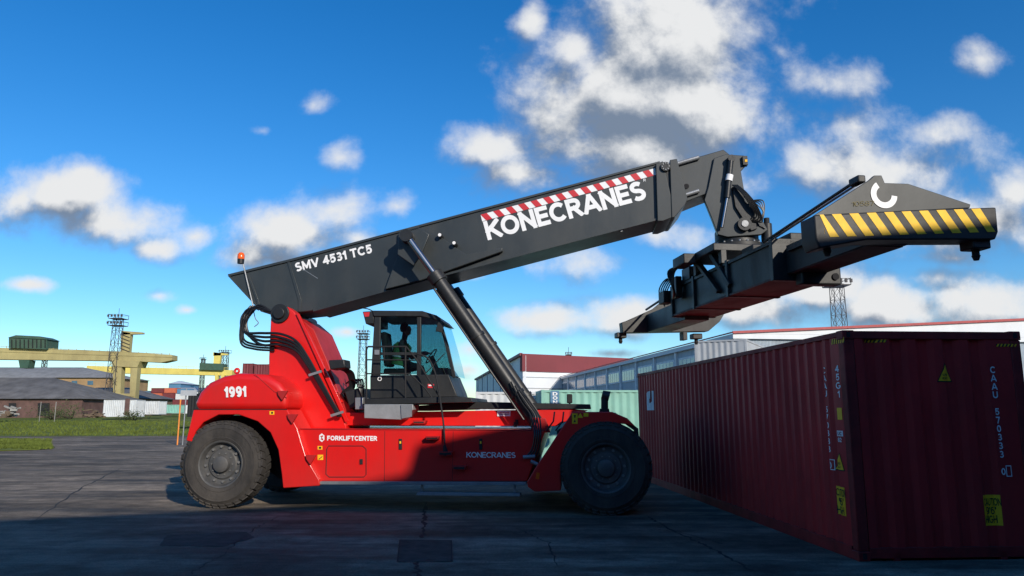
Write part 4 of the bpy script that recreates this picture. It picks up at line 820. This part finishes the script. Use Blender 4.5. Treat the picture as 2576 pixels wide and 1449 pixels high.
def driver():
    T=TMm
    hd=m(1021,829,1.75); sh_=m(1014,862,1.75); hip=m(1003,925,1.75)
    V=[];E=[];Rd=[]
    def ad(p,r,par=None):
        V.append(T@Vector(p)); Rd.append(r); i=len(V)-1
        if par is not None: E.append((par,i))
        return i
    pel=ad(hip,.15); w1=ad(hip.lerp(sh_,.45),.145,pel); w2=ad(hip.lerp(sh_,.8),.165,w1); nk=ad(sh_+Vector((.02,0,.05)),.062,w2); h1=ad(hd-Vector((0,0,.06)),.075,nk); h2=ad(hd+Vector((0,0,.03)),.098,h1); h3=ad(hd+Vector((-.01,0,.09)),.06,h2)
    ad(hd+Vector((.115,0,-.01)),.018,h2)
    for s in (-1,1):
        s1=ad(sh_+Vector((0,s*.2,-.02)),.068,w2); el=ad(sh_+Vector((.12,s*.26,-.32)),.05,s1)
        tgt=m(1078,888,1.75)+Vector((-.03,s*.15,0)); wr=ad(tgt-Vector((.07,0,.01)),.032,el); pm=ad(tgt,.038,wr)
        k1=ad(hip+Vector((.48,s*.14,.02)),.075,pel); an=ad(hip+Vector((.58,s*.14,-.40)),.05,k1); ad(hip+Vector((.74,s*.14,-.42)),.045,an)
        for f_ in range(4): 
            b=ad(tgt+Vector((.03,(-.027+.018*f_),.012)),.009,pm); ad(tgt+Vector((.06+.004*f_,(-.028+.019*f_),-.02)),.008,b)
        b=ad(tgt+Vector((.0,-s*.045,.01)),.010,pm); ad(tgt+Vector((.03,-s*.05,-.012)),.009,b)
    me=bpy.data.meshes.new('person'); me.from_pydata([tuple(v) for v in V],E,[]); me.materials.append(CLO); o=bpy.data.objects.new('person',me); C.objects.link(o)
    o.modifiers.new('skin','SKIN'); ly=me.skin_vertices[0] if me.skin_vertices else None
    if ly is None:
        bm=bmesh.new(); bm.from_mesh(me); bm.verts.layers.skin.verify(); bm.to_mesh(me); bm.free(); ly=me.skin_vertices[0]
    for i,r in enumerate(Rd): ly.data[i].radius=(r,r); ly.data[i].use_root=(i==0)
    sb=o.modifiers.new('sub','SUBSURF'); sb.levels=1; sb.render_levels=2
    tag(o,'seated driver in dark jacket and green vest inside the glazed cab, hands on the wheel','person')
    g_=MB(T); g_.tube([hip.lerp(sh_,.1),hip.lerp(sh_,.5),hip.lerp(sh_,.85),sh_+Vector((0,0,.0))],[.19,.185,.21,.12],18); g_.build('vest',VEST,o)
    st=MB(T); st.tube([hip.lerp(sh_,.4),hip.lerp(sh_,.46)],.2,18); st.build('reflective_tape',CGRY,o)
    f_=MB(T); f_.tube([hd+Vector((.0,0,-.12)),hd+Vector((.025,0,-.08)),hd+Vector((.035,0,0)),hd+Vector((.02,0,.06))],[.05,.082,.09,.075],16); f_.build('face',SKIN,o)
    for s in (-1,1): e=MB(T); e.cyl(hd+Vector((0,s*.09,0)),hd+Vector((0,s*.125,0)),.045,n=14); e.build('ear_cup',HAIR,o)
    e=MB(T); e.tube(spline([hd+Vector((0,-.11,.02)),hd+Vector((-.01,-.08,.12)),hd+Vector((-.01,0,.15)),hd+Vector((-.01,.08,.12)),hd+Vector((0,.11,.02))],5),.015,6); e.build('headset',HAIR,o)
    hr=MB(T); hr.tube([hd+Vector((-.05,0,-.06)),hd+Vector((-.035,0,0)),hd+Vector((-.025,0,.07)),hd+Vector((-.015,0,.125)),hd+Vector((-.01,0,.14))],[.07,.1,.1,.06,.01],16); hr.build('hair',HAIR,o)
driver()
pf=P([(916,1017),(1038,1017),(1040,1030),(1010,1056),(916,1052)],.40,1.0).build('cab_platform',GREY,root,.01)
P([(918,1003),(1150,998),(1185,1000),(1188,1012),(918,1018)],.42,2.9).build('platform_deck',BLK,root,.008)
P([(1008,1018),(1036,1018),(1036,1048),(1010,1053)],.37,.40).build('platform_patch',STEEL,pf)
rl=MB()
def rt(pix,y,r=.018): rl.tube([m(a,b,y) for a,b in pix],r,8)
rt([(922,1010),(922,880),(926,872),(1022,872),(1048,905),(1105,997)],.46); rt([(922,905),(1046,906)],.46,.014); rt([(922,940),(1030,940),(1068,975),(1090,1005)],.46,.014)
rt([(1020,1015),(1020,872)],.46); rt([(966,872),(966,905)],.46,.012); rt([(922,872),(922,1010)],.8)
rl.build('handrail',BLKM,root)
rl=MB(); rl.tube(spline([m(1050,890,.5),m(1075,900,.48),m(1090,925,.5),m(1100,960,.42),m(1108,1010,.30),m(1116,1070,.12),m(1120,1138,.05)],5),.017,8); rl.build('ladder_handrail',BLKM,root)
MB().tube([m(1118,1120,.06),m(1123,1146,.05)],[.03,.055],10).build('handrail_foot',BLKM,root)
P([(826,906),(866,904),(868,925),(830,930)],.5,.9).build('side_mirror',BLK,root,.02)
for k in range(5): MB().tube(spline([m(845+k*5,925,.8),m(872+k*4,938,1.0),m(880+k*3,970,1.1),m(860+k*6,990,1.1),m(880+k*4,1020,1.2)],6),.02,6).build('hydraulic_hose',HOSE,root)
P([(866,985),(905,975),(915,1010),(880,1030)],1.0,2.2).build('valve_block',BLK,root,.02); P([(893,1000),(913,1000),(913,1030),(893,1030)],.7,1.6).build('exhaust_shield',STEEL,root,.01)
for k in range(4): MB().tube(spline([m(870+k*8,965,1.2),m(890+k*7,955,1.0),m(905+k*3,980,.95),m(915,1010,1.)],5),.018,6).build('hydraulic_hose',HOSE,root)
P([(1510,1028),(1532,1028),(1534,1038),(1508,1038)],.2,.6).build('lamp_base',BLKM,root); wl=MB().tube([m(1521,1030,.4),m(1521,1000,.4)],.07,12).build('front_work_lamp',BLKM,root); a=m(1521,995,.4); MB().cyl(a+Vector((-.05,0,.02)),a+Vector((.09,0,-.02)),.08,.1,16).build('lamp_head',BLK,wl)
a=m(1433,1003,2.5); MB().box(a,(.12,.3,.2)).build('far_mirror',BLKM,root,.02); MB().tube([a,a-Vector((0,0,.35))],.02,6).build('far_mirror_arm',BLKM,root)
for (px,py) in ((1296,1068),(1300,1062)): MB().box(m(px,py,.9),(.06,.06,.1)).build('connector',BLKM,root)
for y0 in (.42,2.72): P([(1340,1050),(1372,1052),(1385,1088),(1340,1088)],y0,y0+.04).build('cylinder_mount',RED2,root,.01)
for px in (1395,1418): MB().tube([m(px,1036,.3),m(px-3,1060,.25),m(px-20,1083,.12)],.016,6).build('brake_pipe',HOSE,root)
# ------------------------------------------------------------ spreader (part of the machine)
su=Vector((.132,-.991,0)).normalized(); TS=Tm(4.82,15.48,0,math.atan2(su.y,su.x)); TL=TMm.inverted()@TS
def S(): return MB(TL)
SPB=M('spreader_black',(.017,.018,.018),.5,0,.35,1.6,.1,.6,(.06,.052,.045))
spr=S().b2((-2.3,-.62,4.12),(2.8,.36,4.78)).build('spreader',SPB,root,.02)
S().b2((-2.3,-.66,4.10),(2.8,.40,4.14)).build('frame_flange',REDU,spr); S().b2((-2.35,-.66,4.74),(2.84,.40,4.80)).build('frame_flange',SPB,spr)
for x in (-2.3,-.9,.9,2.78): S().b2((x-.05,-.68,4.08),(x+.06,.42,4.83)).build('frame_stiffener',SPB,spr,.01)
S().b2((2.6,-.42,4.2),(5.2,.18,4.66)).build('extension_arm',SPB,spr,.015); S().b2((-5.1,-.42,4.0),(-2.1,.18,4.5)).build('extension_arm',SPB,spr,.015)
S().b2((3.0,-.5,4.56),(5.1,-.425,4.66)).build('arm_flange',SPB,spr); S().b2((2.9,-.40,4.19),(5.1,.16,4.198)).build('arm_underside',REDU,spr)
def spx(px,py,x): return hit(px,py,TS,0,x)
def SPp(pix,x0,x1): 
    mb=S(); mb.prism([spx(a,b,x0) for a,b in pix],(x1-x0,0,0)); return mb
SPp([(2048,541),(2300,528),(2506,521),(2512,583),(2505,602),(2180,603),(2062,624),(2052,600)],5.5,5.12).build('end_beam',SPB,spr,.02)
gpl=[(2048,542),(2188,452),(2200,441),(2218,441),(2226,460),(2285,462),(2442,514),(2440,523)]
SPp(gpl,5.46,5.40).build('gable_plate',BOOM,spr,.008); SPp(gpl,5.2,5.14).build('gable_plate',SPB,spr,.008)
nst=10
for k in range(nst):
    def tp2(t): return (2062+438*t,540-17*t)
    def bt2(t): return (2064+440*t,597-14*t)
    t0=(k-.3)/nst; t1=t0+.52/nst; sk=.85/nst; cl2=lambda t:min(1,max(0,t))
    a=[tp2(cl2(t0)),tp2(cl2(t1)),bt2(cl2(t1+sk)),bt2(cl2(t0+sk))]
    S().poly([spx(x,y,5.505) for x,y in a]).build('yellow_stripe',YEL,spr)
cmk=MB(TL); o=spx(2224,489,5.47); rr=.20; r2=.115; pr_=None
for k in range(29):
    t=R(122+k*(232/28)); p=cmk.V(o+Vector((0,rr*math.cos(t),rr*math.sin(t)))); q=cmk.V(o+Vector((0,r2*math.cos(t),r2*math.sin(t))))
    if pr_: cmk.f([pr_[0],p,q,pr_[1]])
    pr_=(p,q)
cmk.build('white_emblem',WHT,spr)
o=spx(2143,519,5.47); tb=text_bm('10587',.10)
X=spx(2200,517,5.47)-o; Y=spx(2143,507,5.47)-o
for v in tb.verts: v.co=TL@(o+X*v.co.x+Y*v.co.y+Vector((v.co.z,0,0)))
fin(tb,'chalk_number',CHALK,spr)
for (x,y,z) in ((5.3,1.14,4.22),(5.3,-1.14,4.22),(-5.3,1.1,3.95),(-5.3,-1.1,3.95)):
    tl_=S().b2((x-.14,y-.14,z-.09),(x+.14,y+.14,z+.06)).build('twistlock_housing',SPB,spr,.02); q=S(); q.cyl((x,y,z-.18),(x,y,z-.08),.05,n=12); q.cyl((x,y,z-.24),(x,y,z-.17),.035,.06,12); q.build('twistlock',BLKM,tl_)
S().b2((5.14,-1.28,4.24),(5.5,-1.27,4.32)).build('yellow_patch',YEL,spr)
SPp([(1557,814),(1600,800),(1772,795),(1812,792),(1800,812),(1772,836),(1560,840)],-5.3,-5.0).build('end_beam',SPB,spr,.01)
SPp([(1560,814),(1640,778),(1688,738),(1735,738),(1800,790),(1790,800)],-5.1,-5.05).build('gable_plate',SPB,spr,.006)
for dy in (-.38,-.30): 
    q=S(); q.tube([(5.3,dy-.25,5.08),(2.2,dy-.1,4.92)],.024 if dy<-.35 else .02,10); q.build('tie_rod',SPB if dy<-.35 else CHR,spr)
S().box((5.32,-.62,5.08),(.24,.12,.11)).build('rod_anchor',SPB,spr,.02)
q=S(); q.tube([(-5.1,-.4,4.65),(-2.2,-.4,4.85)],.03,10); q.build('tie_rod',SPB,spr)
S().b2((2.86,-.30,3.98),(3.1,.42,4.3)).build('guide_bracket',SPB,spr,.03); q=S(); q.cyl((3.11,.3,4.12),(3.13,.3,4.12),.06,n=14); q.build('bracket_hole',DARK,spr)
q=S(); q.tube([(0,0,5.22),(0,0,5.34)],.55,40); rot_=q.build('slewing_ring',SPB,spr,.01); q=S(); q.tube([(0,0,5.34),(0,0,5.42)],.48,40); q.build('ring_gear',BLK,rot_)
q=S(); q.tube([(0,0,5.42),(0,0,5.66)],.45,32); q.build('rotator_head',SPB,rot_,.02)
for k in range(20):
    a=k*math.pi/10; S().tube([(.51*math.cos(a),.51*math.sin(a),5.34),(.51*math.cos(a),.51*math.sin(a),5.37)],.02,6).build('ring_bolt',STEEL,rot_)
for (x,y) in ((.1,.62),(.5,.45)): q=S(); q.tube([(x,y,5.36),(x,y,5.72)],.10,16); q.build('slew_motor',SPB,rot_,.01); S().tube([(x,y,5.72),(x,y,5.84)],.06,12).build('motor_cap',BLKM,rot_)
S().b2((-.75,-.85,5.06),(.75,.75,5.22)).build('slewing_frame',SPB,spr,.02)
for x in (-.75,.62):
    for y in (-.7,.52): S().prism([(x,y,4.8),(x+.14,y,4.8),(x+.14,y,5.08),(x,y,5.08)],(0,.12,0)).build('frame_leg',SPB,spr,.01)
S().b2((-.9,-1.12,4.98),(-.2,-.85,5.2)).build('side_shift_bracket',SPB,spr,.02)
S().bar((.3,-.7,5.1),(1.0,-.62,4.3),.14,.10).build('diagonal_stay',SPB,spr,.01); S().bar((-.5,-.72,5.1),(.5,-.66,4.25),.12,.08).build('diagonal_stay',SPB,spr,.01)
for (x,y,z,a,b,c) in ((-1.3,-.5,4.95,.5,.35,.3),(-1.9,-.2,4.95,.4,.5,.25),(-1.7,-.75,4.7,.35,.15,.5),(1.4,-.3,4.9,.5,.3,.2),(-2.6,-.7,4.6,.4,.25,.3)): S().box((x,y,z),(a,b,c)).build('valve_box',SPB,spr,.02)
for k in range(6):
    q=S(); q.tube(spline([(-.6-k*.06,-.75,5.1),(-1.0-k*.05,-1.0-.02*k,5.0),(-1.1,-1.05,4.7-.03*k),(-1.5-.04*k,-.85,4.45),(-1.9,-.75,4.6)],6),.02,6); q.build('hydraulic_hose',HOSE,spr)
for k in range(5):
    q=S(); q.tube(spline([(-2.2,-.55+k*.07,4.9),(-2.5,-.7+k*.05,5.05),(-2.8,-.8+.05*k,4.8),(-2.7,-.7,4.4+.04*k)],6),.018,6); q.build('hydraulic_hose',HOSE,spr)
S().b2((2.2,-.25,4.8),(2.7,.25,4.98)).build('junction_box',SPB,spr,.02)
S().b2((-5.0,.5,3.78),(-4.7,.62,4.0)).build('guide_bracket',SPB,spr,.01)
